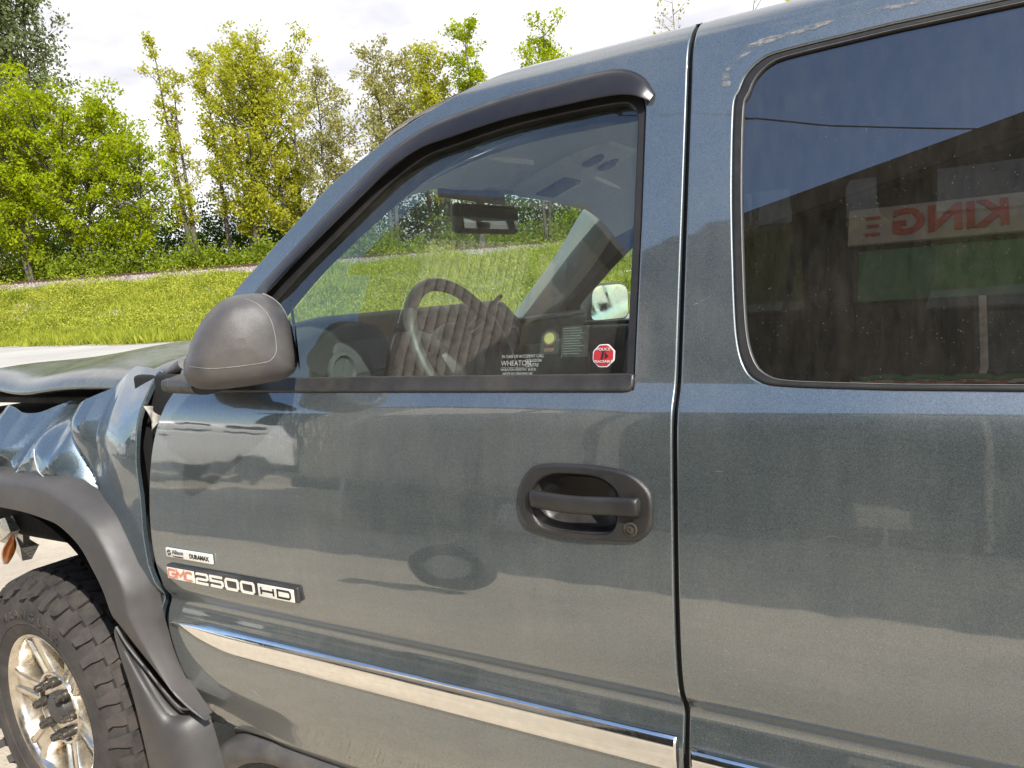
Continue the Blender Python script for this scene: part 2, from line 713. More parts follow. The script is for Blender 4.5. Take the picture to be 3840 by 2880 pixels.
def panel(name, outline, mat, parent=None, holes=(), r=0.003, depth=0.018, off=0.0, mapf=side, gx=0.035, lines=None, step=0.009, nsign=None):
    """sheet-metal panel cut from a curved surface: flat middle, rounded edge, return flange"""
    if nsign is None:
        nsign = -1.0 if mapf is side_r else 1.0
    loops = []
    for k, L in enumerate([outline] + list(holes)):
        L = resample(L, step)
        o = out_dirs(L)
        loops.append((L - o * r, o) if k == 0 else (L + o * r, -o))
    allv = [l for l, _ in loops]
    lo, hi = loops[0][0].min(0), loops[0][0].max(0)
    ys = S_DENSE if lines is None else lines
    ys = ys[(ys > lo[1]) & (ys < hi[1])]
    xs = np.arange(lo[0] + gx / 2, hi[0], gx)
    G = np.array([(x, y) for x in xs for y in ys] or [(lo[0] - 1, lo[1] - 1)])
    ok = inside(loops[0][0], G)
    for l, _ in loops[1:]:
        ok &= ~inside(l, G)
    G = G[ok]
    B = np.concatenate(allv)
    keep = np.ones(len(G), bool)
    for i in range(0, len(G), 500):
        d = np.linalg.norm(G[i:i + 500, None, :] - B[None], axis=2).min(1)
        keep[i:i + 500] = d > 0.0035
    G = G[keep]
    pts = np.concatenate([B, G])
    edges, k = [], 0
    for l in allv:
        n = len(l)
        edges += [(k + i, k + (i + 1) % n) for i in range(n)]
        k += n
    res = delaunay_2d_cdt([Vector(p) for p in pts.tolist()], edges, [], 0, 1e-7, True)
    v2 = np.array([list(v) for v in res[0]])
    tri = np.array([list(f) for f in res[2]])
    orig = res[3]
    cen = v2[tri].mean(1)
    ok = inside(loops[0][0], cen)
    for l, _ in loops[1:]:
        ok &= ~inside(l, cen)
    tri = tri[ok]
    a, b, N = frame(mapf, v2)
    N = N * nsign
    V = mapf(v2) + N * off
    NN = N.copy()
    F = [tuple(t) for t in tri]
    # make sure the faces look outward
    t0 = tri[len(tri) // 2]
    fn = np.cross(V[t0[1]] - V[t0[0]], V[t0[2]] - V[t0[0]])
    if fn @ N[t0[0]] < 0:
        F = [f[::-1] for f in F]
    first = {}
    for i, os_ in enumerate(orig):
        for j in os_:
            first[j] = i
    Vs, Ns = [V], [NN]
    base = len(V)
    k = 0
    for l, o in loops:
        n = len(l)
        prev = [first[k + i] for i in range(n)]
        k += n
        for ang, dp in ((30, None), (60, None), (90, None), (90, depth)):
            A = math.radians(ang)
            q = l + o * r * math.sin(A)
            a, b, N = frame(mapf, q)
            N = N * nsign
            o3 = a * o[:, :1] + b * o[:, 1:]
            d = r * (1 - math.cos(A)) if dp is None else dp
            Vs.append(mapf(q) + N * (off - d))
            Ns.append(N * math.cos(A) + o3 * math.sin(A))
            cur = [base + i for i in range(n)]
            base += n
            for i in range(n):
                j = (i + 1) % n
                F.append((prev[i], cur[i], cur[j], prev[j]))
            prev = cur
    V = np.concatenate(Vs)
    NN = np.concatenate(Ns)
    # orient strip faces to their normals
    F2 = []
    for f in F:
        p = V[list(f)]
        fn = np.cross(p[1] - p[0], p[2] - p[0])
        F2.append(f if fn @ NN[list(f)].sum(0) >= 0 else f[::-1])
    return mesh_obj(name, V, F2, mat, parent, normals=NN)


def sheet(name, outline, mat, parent=None, off=0.0, mapf=side, step=0.012, gx=0.05, lines=None, nsign=None):
    return panel(name, outline, mat, parent, r=0.0004, depth=0.003, off=off, mapf=mapf, step=step, gx=gx, lines=lines, nsign=nsign)


# ------------------------------------------------------------------ materials
M = {}
M['paint'] = paint_mat('blue_green_metallic_paint', (0.098, 0.121, 0.129), dust=0.23)
M['paint_crash'] = paint_mat('crumpled_metallic_paint', (0.095, 0.128, 0.148), dust=0.05, wave=0.05, ior=2.1, crough=(0.02, 0.06))
M['hood'] = paint_mat('dusty_hood_paint', (0.078, 0.100, 0.104), dust=0.55, wave=0.03, ior=1.6, crough=(0.10, 0.28))
M['black'] = simple('black_trim', (0.018, 0.018, 0.019), 0.42, dust=0.12, scale=30, bump=0.1)
M['void'] = simple('dark_cavity', (0.006, 0.006, 0.006), 0.9)
M['rubber'] = simple('rubber_seal', (0.011, 0.011, 0.012), 0.5, dust=0.05, scale=40)
M['visor'] = simple('smoked_visor', (0.011, 0.010, 0.012), 0.32, dust=0.03, scale=14, bump=0.06, bscale=900)
M['plastic'] = simple('grey_black_plastic', (0.044, 0.043, 0.046), 0.40, var=0.25, dust=0.22, scale=16, bump=0.35, bscale=700)
M['flare'] = simple('flare_plastic', (0.040, 0.038, 0.039), 0.52, var=0.10, dust=0.10, scale=10, bump=0.25, bscale=600)
M['mudflap'] = simple('mud_guard_plastic', (0.032, 0.031, 0.032), 0.50, var=0.2, dust=0.10, scale=9, bump=0.2, bscale=500)
M['chrome'] = simple('dirty_chrome', (0.82, 0.81, 0.78), 0.07, metal=1.0, var=0.06, scale=60, dust=0.10, dustcol=(0.50, 0.42, 0.28))
M['alloy'] = simple('brake_dusted_alloy', (0.74, 0.69, 0.60), 0.24, metal=0.95, var=0.2, scale=24, dust=0.42, dustcol=(0.22, 0.16, 0.09))
M['tyre'] = simple('dusty_tyre_rubber', (0.024, 0.022, 0.021), 0.85, var=0.35, scale=28, dust=0.50, dustcol=(0.105, 0.085, 0.07), bump=0.4, bscale=260)
M['lug'] = simple('lug_nut_steel', (0.07, 0.065, 0.06), 0.38, metal=0.7, var=0.3, scale=90, dust=0.3)
M['silver'] = simple('silver_badge', (0.80, 0.78, 0.72), 0.32, metal=0.35, var=0.05, scale=200, dust=0.12)
M['red'] = simple('badge_red', (0.60, 0.24, 0.17), 0.35, metal=0.3, dust=0.25, scale=200)
M['ink'] = simple('black_lettering', (0.012, 0.012, 0.013), 0.5)
M['liner'] = simple('headliner_cloth', (0.84, 0.84, 0.81), 0.95, var=0.05, scale=60, bump=0.2, bscale=900)
M['pillar'] = simple('pillar_trim', (0.40, 0.40, 0.39), 0.75, var=0.05, scale=30, bump=0.2, bscale=700)
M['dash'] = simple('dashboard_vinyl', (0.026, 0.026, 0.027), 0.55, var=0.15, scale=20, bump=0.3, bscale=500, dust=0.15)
M['dash_light'] = simple('grey_dash_trim', (0.060, 0.060, 0.062), 0.6, var=0.1, scale=20, dust=0.1)
M['cloth'] = simple('seat_cloth', (0.075, 0.072, 0.070), 0.95, var=0.2, scale=60, bump=0.4, bscale=900)
M['wheel_rim_cover'] = simple('steering_wheel_leather', (0.040, 0.038, 0.037), 0.45, var=0.2, scale=50, bump=0.3, bscale=700)
M['glass'] = glass_mat('side_window_glass', (0.80, 0.91, 0.86), dust=0.06, speck=330, f0=0.09)
M['glass_w'] = glass_mat('windscreen_glass', (0.84, 0.94, 0.90), dust=0.03, speck=200, f0=0.06)
M['glass_dark'] = glass_mat('privacy_glass', (0.020, 0.023, 0.026), dust=0.07, speck=380, f0=0.14)
M['mirror'] = simple('mirror_glass', (0.82, 0.86, 0.85), 0.02, metal=1.0, var=0.01)
M['mirror_dim'] = simple('dim_mirror_glass', (0.16, 0.18, 0.19), 0.03, metal=1.0, var=0.01)
M['amber'] = simple('amber_lens', (0.75, 0.20, 0.02), 0.15, coat=1.0, spec=0.6)
M['reflector'] = simple('broken_reflector', (0.72, 0.70, 0.66), 0.3, metal=0.6, dust=0.3, scale=30)
M['bare'] = simple('torn_bare_metal', (0.75, 0.74, 0.72), 0.35, metal=0.6, var=0.2, scale=80)
M['peel'] = None
M['galvlip'] = simple('dull_bright_lip', (0.16, 0.16, 0.155), 0.45, metal=0.3, dust=0.2, scale=40)
M['seam'] = simple('worn_seam_edge', (0.17, 0.165, 0.155), 0.5, var=0.3, scale=80)
M['handle'] = simple('black_handle_plastic', (0.013, 0.013, 0.014), 0.36, var=0.25, dust=0.07, scale=22, bump=0.35, bscale=800)
M['under'] = simple('underbody', (0.030, 0.027, 0.024), 0.8, dust=0.4, scale=12)
M['decal_white'] = simple('white_decal', (0.52, 0.54, 0.52), 0.5, var=0.04)
M['decal_red'] = simple('red_decal', (0.34, 0.022, 0.028), 0.4, var=0.06, scale=60)
M['decal_clear'] = glass_mat('pale_sticker_film', (0.72, 0.76, 0.74), dust=0.18, refl=0.6, dustcol=(0.55, 0.58, 0.55))
def film(name, col, cover):
    t = NT(name)
    df = t.n('ShaderNodeBsdfDiffuse')
    df.inputs[0].default_value = c4(col)
    tr = t.n('ShaderNodeBsdfTransparent')
    m = t.n('ShaderNodeMixShader')
    n1 = t.noise(t.coord(), 400, 3)
    t.link(t.math('MULTIPLY', t.ramp(n1, [(0.3, 0.7), (0.7, 1.0)]), cover), m.inputs[0])
    t.link(tr.outputs[0], m.inputs[1])
    t.link(df.outputs[0], m.inputs[2])
    t.link(m.outputs[0], t.out.inputs[0])
    return t.m


def peel_mat():
    t = NT('peeling_clear_coat')
    v = t.coord()
    df = t.n('ShaderNodeBsdfDiffuse')
    t.link(t.ramp(t.noise(v, 120, 4), [(0.3, (0.16, 0.16, 0.165)), (0.7, (0.34, 0.33, 0.32))]), df.inputs[0])
    tr = t.n('ShaderNodeBsdfTransparent')
    m = t.n('ShaderNodeMixShader')
    t.link(t.ramp(t.noise(t.coord('Object', (28, 28, 110)), 1.0, 6, 0.7), [(0.46, 0.06), (0.60, 0.8)]), m.inputs[0])
    t.link(tr.outputs[0], m.inputs[1])
    t.link(df.outputs[0], m.inputs[2])
    t.link(m.outputs[0], t.out.inputs[0])
    return t.m


M['peel'] = peel_mat()
M['faint'] = film('worn_white_lettering', (0.62, 0.66, 0.62), 0.30)
M['gold'] = simple('gold_seal', (0.42, 0.38, 0.14), 0.5, var=0.15, scale=300)
M['brown'] = simple('brown_seal', (0.16, 0.09, 0.06), 0.5, var=0.15, scale=300)

# ------------------------------------------------------------------ the pickup truck
TRK = thing('pickup_truck', 'dusty blue green pickup truck with crumpled front fender and raised hood, parked on the lot', 'pickup truck', (-0.9, 1.0, 0.0))

door_front = catmull([(-1.500, .075), (-1.535, .105), (-1.550, .137), (-1.563, .203), (-1.571, .27), (-1.581, .337), (-1.586, .38), (-1.574, .425),
                      (-1.571, .475), (-1.581, .542), (-1.583, .612), (-1.581, .675), (-1.575, .73), (-1.5645, .782), (-1.549, .825), (-1.530, .865),
                      (-1.512, .905), (-1.500, .95), (-1.485, 1.0), (-1.445, 1.048), (-1.390, 1.098)], 5)
sil = [(-1.3284, 1.1492), (-1.241, 1.2236), (-1.1574, 1.2906), (-1.0763, 1.3525), (-0.9715, 1.4069), (-0.8959, 1.4412), (-0.7949, 1.4830), (-0.70, 1.530)]
door_out = np.vstack([np.array([(-0.3385, .062), (-0.8, .062), (-1.3, .062), (-1.45, .064)]), door_front, catmull(sil, 6),
                      np.array([(-0.62, 1.56), (-0.3385, 1.565)])])
win_hole = np.vstack([np.array([(-0.4055, .917), (-0.4045, 1.20), (-0.4060, 1.375)]),
                      catmull([(-0.408, 1.390), (-0.418, 1.408), (-0.45, 1.4185), (-0.5637, 1.420), (-0.6671, 1.416), (-0.7783, 1.403), (-0.855, 1.391), (-0.930, 1.358),
                               (-1.000, 1.311), (-1.082, 1.252), (-1.168, 1.189), (-1.217, 1.1485), (-1.29, 1.090), (-1.38, 1.020), (-1.42, .98)], 5),
                      np.array([(-1.43, .955), (-1.43, .917)])])
bezel = catmull([(-.597, .7278), (-.5925, .7604), (-.576, .7845), (-.5539, .7936), (-.5074, .7965), (-.4518, .7953), (-.4074, .7885), (-.3817, .7736), (-.3684, .7547),
                 (-.367, .7289), (-.3708, .7043), (-.3863, .6871), (-.4089, .6814), (-.4718, .6785), (-.5285, .6808), (-.5717, .6865), (-.5896, .7014)], 6, True)
bowl = catmull([(-.5697, .7467), (-.5574, .765), (-.5337, .7764), (-.5009, .7787), (-.4582, .7764), (-.433, .7644), (-.4234, .7501), (-.4228, .7330), (-.4248, .718), (-.4322, .6974),
                (-.4558, .6888), (-.512, .6883), (-.5508, .6951), (-.5644, .7077), (-.570, .7270)], 6, True)
bz_c = bezel.mean(0)
door = panel('door', door_out, M['paint'], TRK, holes=[win_hole, bz_c + (bezel - bz_c) * 0.93], r=.0035, depth=.022)

# cab side behind the door
rw_l = catmull([(-.0505, .9162), (-.1827, .9215), (-.2199, .9305), (-.2391, .9522), (-.251, .9998), (-.2582, 1.1), (-.2635, 1.2242), (-.2641, 1.3513), (-.2567, 1.3754), (-.2463, 1.4000),
                (-.2232, 1.4190), (-.1886, 1.4252), (-.0515, 1.4298)], 6)
rear_hole = np.vstack([rw_l, round_poly([(.10, 1.4295), (.52, 1.425), (.55, .9150), (.10, .9145)], [0, .05, .06, 0])])
cab_out = np.array([(-0.3315, .062), (.78, .062), (.78, 1.565), (-0.3315, 1.565)])
panel('cab_side', cab_out, M['paint'], TRK, holes=[rear_hole], r=.0035, depth=.022)
# passenger side, bed sides
p_out = np.vstack([np.array([(.78, .062), (-1.45, .062)]), door_front, catmull(sil, 4), np.array([(-.62, 1.56), (.78, 1.565)])])
panel('passenger_side', p_out, M['paint'], TRK, holes=[win_hole + [0, 0], rear_hole], mapf=side_r, gx=.09, step=.02)
for f, nm in ((side, 'bed_side'), (side_r, 'bed_side')):
    panel(nm, round_poly([(.82, .062), (2.75, .062), (2.75, .93), (.82, .93)], .02), M['paint'], TRK, mapf=f, gx=.12, step=.03, depth=.05)
# rocker under the doors
for f in (side, side_r):
    panel('rocker_panel', round_poly([(-1.52, .004), (.80, .004), (.80, .050), (-1.50, .050)], .008), M['paint'], TRK, mapf=f, off=-.008, gx=.1, step=.02, r=.006, depth=.05,
          lines=np.arange(0, .06, .008))

# dark structure behind the gaps
rbox('door_jamb', (-1.585, .115, .93), (.17, .13, .86), M['void'], TRK, .01)
rbox('door_pillar', (-.335, .165, .92), (.10, .16, .80), M['void'], TRK, .01)
gapx = -.335
P = side(np.array([(gapx, s) for s in np.linspace(.06, 1.55, 60)]))
a_, b_, n_ = frame(side, np.array([(gapx, s) for s in np.linspace(.06, 1.55, 60)]))
ring = np.stack([P - n_ * .014 + [-.02, 0, 0], P - n_ * .014 + [.02, 0, 0]], 1)
grid_obj('weather_strip', ring, M['rubber'], TRK)

# windows
glass_out = win_hole.copy()
gc = np.array([-0.85, 1.15])
pane = sheet('side_window', gc + (win_hole - gc) * 1.012, M['glass'], TRK, off=-.012)
ring_in = np.vstack([np.array([(-0.4205, .935), (-0.4195, 1.20), (-0.4195, 1.362)]),
                     catmull([(-0.4215, 1.373), (-0.430, 1.388), (-0.455, 1.3975), (-0.5637, 1.3990), (-0.6671, 1.395), (-0.7783, 1.381), (-0.848, 1.369), (-0.917, 1.336),
                              (-0.984, 1.289), (-1.063, 1.229), (-1.147, 1.165), (-1.195, 1.124), (-1.262, 1.067), (-1.32, 1.02)], 5),
                     np.array([(-1.335, .99), (-1.335, .935)])])
panel('window_seal', win_hole + [0, 0], M['rubber'], door, holes=[ring_in], r=.003, depth=.02, off=-.004)
# sail panel where the mirror is bolted on
panel('sail_panel', round_poly([(-1.445, .925), (-1.262, .925), (-1.262, 1.075), (-1.40, .985)], .012), M['plastic'], door, off=.004, r=.004)
# belt moulding
panel('belt_moulding', np.vstack([round_poly([(-0.4045, .9125), (-0.4045, .9425), (-1.44, .9425), (-1.44, .9105)], [.014, .003, .004, .004], 6)]), M['black'], door,
      off=.006, r=.004, depth=.012, lines=np.arange(.90, .95, .006), gx=.08)

# rear quarter glass
rc = np.array([.14, 1.17])
panel('quarter_glass_seal', rc + (rear_hole - rc) * 1.0, M['rubber'], TRK, holes=[rc + (rear_hole - rc) * np.array([.962, .962])], r=.004, depth=.012, off=-.001)
sheet('quarter_window', rc + (rear_hole - rc) * .982, M['glass_dark'], TRK, off=-.007)
lip = resample(rc + (rear_hole - rc) * .968, .012)
a_, b_, n_ = frame(side, lip)
LP = side(lip) - n_ * .001
V, F = tube_vf(np.vstack([LP, LP[:1]]), .0006, 5, cap=False)
mesh_obj('seal_lip', V, F, M['galvlip'], TRK)

# clear coat peeling above the quarter glass
peel = catmull([(-.2837, 1.3903), (-.2821, 1.4063), (-.2728, 1.4252), (-.2576, 1.4384), (-.2388, 1.4492), (-.2125, 1.4533), (-.1688, 1.4567), (-.1162, 1.4577), (-.0662, 1.4596),
                (-.0246, 1.4573), (.0123, 1.4521), (.05, 1.450), (.05, 1.447), (.0122, 1.4487), (-.0341, 1.4508), (-.0826, 1.4533), (-.1333, 1.4497), (-.1685, 1.4475), (-.2122, 1.4441), (-.242, 1.4326), (-.261, 1.4223),
                (-.2724, 1.4086), (-.270, 1.3914), (-.2754, 1.384)], 4, True)
peel = peel + rng.normal(0, .0011, peel.shape)
sheet('peeled_clear_coat', peel, M['peel'], TRK, off=.0006, step=.005, gx=.02)

# window visor (vent shade)
vlow = catmull([(-.3972, 1.384), (-.4495, 1.4006), (-.5637, 1.4017), (-.6671, 1.3989), (-.7783, 1.3857), (-.8492, 1.3754), (-.9216, 1.3433), (-.9906, 1.2975), (-1.0723, 1.2385), (-1.1578, 1.1761), (-1.207, 1.1355), (-1.25, 1.10)], 6)
vup = catmull([(-.3898, 1.3983), (-.4100, 1.4310), (-.4481, 1.4538), (-.5000, 1.4588), (-.5761, 1.4567), (-.6814, 1.4515), (-.7943, 1.4372), (-.8661, 1.4212), (-.9401, 1.3874), (-1.0151, 1.3336), (-1.0934, 1.2775), (-1.1745, 1.2139), (-1.236, 1.1647), (-1.29, 1.12)], 6)
nv = 90
vl, vu = resample(vlow, .01, False), resample(vup, .01, False)
vl = np.stack([np.interp(np.linspace(0, 1, nv), np.linspace(0, 1, len(vl)), vl[:, k]) for k in (0, 1)], 1)
vu = np.stack([np.interp(np.linspace(0, 1, nv), np.linspace(0, 1, len(vu)), vu[:, k]) for k in (0, 1)], 1)
rows = []
for f, o in ((0, .0015), (.02, .004), (.10, .006), (.16, .0085), (.22, .0105), (.35, .0125), (.6, .0160), (.85, .0185), (.97, .0190), (1.0, .0178), (.97, .0155), (.5, .0105), (.22, .006)):
    q = vu * (1 - f) + vl * f
    _, _, n_ = frame(side, q)
    taper = np.clip(np.minimum(np.arange(nv) / 3.0 + .45, (nv - 1 - np.arange(nv)) / 6.0 + .3), 0, 1)[:, None]
    rows.append(side(q) + n_ * o * taper)
grid_obj('window_visor', np.stack(rows, 1), M['visor'], door, sharp=35)

# ---- door handle
hn = panel('door_handle', bezel, M['handle'], TRK, holes=[bowl], r=.007, depth=.012, off=.0085, lines=np.arange(.66, .82, .008), gx=.012, step=.006)
bl = resample(bowl, .007)
cb = bl.mean(0)
rows = []
for k, d in ((1.0, -.004), (.985, .006), (.95, .018), (.86, .027), (.6, .032), (.25, .034), (.02, .034)):
    q = cb + (bl - cb) * k
    _, _, n_ = frame(side, q)
    rows.append(side(q) - n_ * d)
grid_obj('handle_bowl', np.stack(rows, 0), M['black'], hn, cv=True)
gp = catmull([(-.5738, .7385, .004), (-.560, .7375, .0125), (-.4946, .7346, .017), (-.4221, .7362, .0130), (-.393, .7372, .0145), (-.384, .7375, .009)], 8)
_, _, n_ = frame(side, gp[:, :2])
ctr = side(gp[:, :2]) + n_ * gp[:, 2:3]
ng = len(gp)
rows = []
for i in range(ng):
    e = min(1.0, .55 + i * .12, .50 + (ng - 1 - i) * .16)
    th = np.arange(16) * 2 * math.pi / 16
    cz, cn = np.sign(np.cos(th)) * abs(np.cos(th))**.8, np.sign(np.sin(th)) * abs(np.sin(th))**.8
    rows.append(ctr[i] + np.stack([0 * th, 0 * th, cz * .0150 * e], 1) + n_[i] * (cn * .0085 * e)[:, None])
grid_obj('handle_grip', np.array(rows), M['handle'], hn, cv=True, caps=True, sharp=60)
lk = side(np.array([(-.4007, .7037)]))[0]


def disc_rings(c, prof_rd, n=20, axis=(0, -1, 0), up=(0, 0, 1)):
    c, ax, up = np.array(c, float), np.array(axis, float), np.array(up, float)
    ax /= np.linalg.norm(ax)
    sd = np.cross(ax, up)
    sd /= np.linalg.norm(sd)
    up = np.cross(sd, ax)
    th = np.arange(n) * 2 * math.pi / n
    return np.array([c + ax * d + r * (np.cos(th)[:, None] * sd + np.sin(th)[:, None] * up) for r, d in prof_rd])


kl = grid_obj('lock_cylinder', disc_rings(lk, [(.011, .006), (.011, .0105), (.009, .0115), (.0085, .0095), (.006, .0095), (.0055, .0125), (.001, .013)]), M['lug'], hn, cv=True, caps=True)
rbox('key_slot', lk + [0, -.0132, 0], (.0016, .001, .007), M['ink'], hn, .0004)

# ---- badges
RX = Matrix.Rotation(math.radians(90), 3, 'X')


def ysurf(s):
    return float(prof(np.array([s]))[0, 0])


def zs(s):
    return float(prof(np.array([s]))[0, 1])


zb1, yb1 = zs(.545), ysurf(.545)
b1 = rbox('engine_badge', (-1.445, yb1 - .0035, zb1), (.158, .006, .0225), M['silver'], TRK, .003)
tl = math.radians(2)
text_obj('lettering', 'Allison', .0145, (-1.500, yb1 - .0068, zb1 + .0032), RX, M['ink'], b1, .0003, sx=.98, bold=.0001)
text_obj('lettering', 'Transmission', .0066, (-1.500, yb1 - .0068, zb1 - .0062), RX, M['ink'], b1, .0003, sx=1.08)
text_obj('lettering', 'DURAMAX', .0135, (-1.4405, yb1 - .0068, zb1 - .0004), RX, M['ink'], b1, .0003, sx=.98, bold=.0006)
rp = []
for k in range(2):
    a0 = math.pi * k + .6
    path = [(-1.511 + .0058 * math.cos(a0 + t), yb1 - .0068, zb1 + .0008 + .0058 * math.sin(a0 + t)) for t in np.linspace(0, 2.6, 9)]
    rp.append(tube_vf(path, .0011, 5))
rp.append(tube_vf([(-1.5145, yb1 - .0068, zb1 + .0025), (-1.5075, yb1 - .0068, zb1 + .0025)], .0007, 5))
rp.append(tube_vf([(-1.5145, yb1 - .0068, zb1 - .0012), (-1.5075, yb1 - .0068, zb1 - .0012)], .0007, 5))
V, F = merge(rp)
mesh_obj('emblem', V, F, M['ink'], b1)

zb2, yb2 = zs(.5005), ysurf(.5005)
X0, X1, HB = -1.525, -1.112, .0345
b2 = rbox('model_badge', ((X0 + X1) / 2, yb2 - .004, zb2), (X1 - X0, .010, HB), M['black'], TRK, .004)
yt = yb2 - .0098


def strokes(name, polys, w, mat, parent, closed=None, y=yt, d=.0028):
    """flat raised strokes along polylines in the door plane"""
    parts = []
    for P in polys:
        P = np.array(P, float)
        cl = np.allclose(P[0], P[-1])
        if cl:
            P = P[:-1]
        m = len(P)
        L, Rr = [], []
        for i in range(m):
            a = P[i - 1] if (cl or i > 0) else None
            b = P[(i + 1) % m] if (cl or i < m - 1) else None
            d1 = (P[i] - a) / np.linalg.norm(P[i] - a) if a is not None else None
            d2 = (b - P[i]) / np.linalg.norm(b - P[i]) if b is not None else None
            if d1 is None:
                d1 = d2
            if d2 is None:
                d2 = d1
            n1, n2 = np.array([-d1[1], d1[0]]), np.array([-d2[1], d2[0]])
            nn = n1 + n2
            nn = nn / max(.3, (1 + n1 @ n2))
            L.append(P[i] + nn * w / 2)
            Rr.append(P[i] - nn * w / 2)
        ring = []
        for l, r_ in zip(L, Rr):
            ring.append([(l[0], y + d, l[1]), (l[0], y, l[1]), (r_[0], y, r_[1]), (r_[0], y + d, r_[1])])
        ring = np.array(ring)
        F = grid_faces(m, 4, cl, True)
        if not cl:
            F += [(0, 1, 2, 3), tuple((m - 1) * 4 + k for k in (3, 2, 1, 0))]
        parts.append((ring.reshape(-1, 3), F))
    V, F = merge(parts)
    return mesh_obj(name, V, F, mat, parent, smooth=False)


def glyph(ch, x, z, w, h, c=.0035):
    """square rounded strokes like the badge digits"""
    x0, x1, z0, z1, zm = x, x + w, z - h / 2, z + h / 2, z
    if ch == '0':
        return [[(x0, z0 + c), (x0, z1 - c), (x0 + c, z1), (x1 - c, z1), (x1, z1 - c), (x1, z0 + c), (x1 - c, z0), (x0 + c, z0), (x0, z0 + c)]]
    if ch == '2':
        return [[(x0, z1 - c * .6), (x0 + c, z1), (x1 - c, z1), (x1, z1 - c), (x1, zm + c * .2), (x1 - c, zm - c * .3), (x0 + c, zm - c * .3), (x0, zm - c), (x0, z0), (x1, z0)]]
    if ch == '5':
        return [[(x1, z1), (x0, z1), (x0, zm + c * .2), (x1 - c, zm + c * .2), (x1, zm - c * .6), (x1, z0 + c), (x1 - c, z0), (x0 + c * .4, z0), (x0, z0 + c * .7)]]
    if ch == 'G':
        return [[(x1, z1 - c * .6), (x1 - c, z1), (x0 + c, z1), (x0, z1 - c), (x0, z0 + c), (x0 + c, z0), (x1 - c, z0), (x1, z0 + c), (x1, zm), (x0 + w * .5, zm)]]
    if ch == 'M':
        return [[(x0, z0), (x0, z1), (x0 + w * .5, zm - h * .15), (x1, z1), (x1, z0)]]
    if ch == 'C':
        return [[(x1, z1 - c * .8), (x1 - c, z1), (x0 + c, z1), (x0, z1 - c), (x0, z0 + c), (x0 + c, z0), (x1 - c, z0), (x1, z0 + c * .8)]]
    if ch == 'H':
        return [[(x0, z0), (x0, z1)], [(x1, z0), (x1, z1)], [(x0, zm), (x1, zm)]]
    if ch == 'D':
        return [[(x0, z0), (x0, z1), (x1 - c, z1), (x1, z1 - c), (x1, z0 + c), (x1 - c, z0), (x0, z0)]]


gh = .0215
zg = zb2 - .002
rbox('emblem_plate', (-1.4755, yb2 - .0092, zg), (.094, .0016, .027), M['silver'], b2, .0008)
for ch, x, w in (('G', -1.5165, .024), ('M', -1.4865, .025), ('C', -1.4560, .022)):
    strokes('letter', glyph(ch, x, zg, w, gh * .86), .0044, M['red'], b2, y=yt - .0016)
for ch, x in (('2', -1.4215), ('5', -1.3735), ('0', -1.3250), ('0', -1.2765)):
    strokes('numeral', glyph(ch, x, zg, .0375, gh), .0052, M['silver'], b2, y=yt - .0010)
rbox('emblem_plate', (-1.174, yb2 - .0092, zg), (.104, .0024, .0275), M['silver'], b2, .003)
for ch, x in (('H', -1.2160), ('D', -1.1680)):
    strokes('letter', glyph(ch, x, zg, .036, gh * .72), .0042, M['ink'], b2, y=yt - .0012)

# ---- bright body-side mouldings


def moulding(name, x0, x1, s_top, s_bot, spear, parent):
    rows = []
    xs = np.concatenate([x0 + .23 * np.linspace(0, 1, 26)**1.6, np.linspace(x0 + .24, x1 - .003, 30), [x1]]) if spear else np.concatenate([[x0], np.linspace(x0 + .003, x1 - .003, 20), [x1]])
    for k, x in enumerate(xs):
        if spear:
            u = min(1.0, (x - x0) / .23)
            hgt = (1 - (1 - u)**2.0)
            top = .3585 + (s_top - .3585) * (1 - (1 - u)**2.6)
            bot = .3560 + (s_bot - .3560) * hgt**1.35
        else:
            top, bot = s_top, s_bot
        e = 1.0
        if (not spear and k == 0) or k == len(xs) - 1:
            e = .72
        if spear and k == 0:
            e = .1
        m = (top + bot) / 2
        sec = []
        for f, d in ((0, -.001), (.02, .006), (.05, .0095), (.10, .0110), (.17, .0122), (.24, .0126), (.30, .0122), (.55, .0105), (.8, .0085), (.93, .0065), (.98, .004), (1, -.001)):
            s = top + (bot - top) * f
            y, z = prof(np.array([s]))[0]
            sec.append((x, y - d * e, z))
        rows.append(sec)
    return grid_obj(name, np.array(rows), M['chrome'], parent, sharp=35, caps=False)


moulding('body_side_moulding', -1.5650, -.3485, .3690, .3085, True, door)
moulding('body_side_moulding', -.3255, .76, .3540, .2960, False, TRK)

# ---- stickers on the side glass
sOct = np.array([-.4628, .9738])
rx, rs = .0188, .0188


def glass_pt(x, s, off=-.0105):
    q = np.array([[x, s]])
    _, _, n = frame(side, q)
    return side(q)[0] + n[0] * off


def flat_on_glass(name, poly, mat, parent, off):
    return sheet(name, poly, mat, parent, off=off, step=.004, gx=.03, lines=np.arange(.9, 1.1, .02))


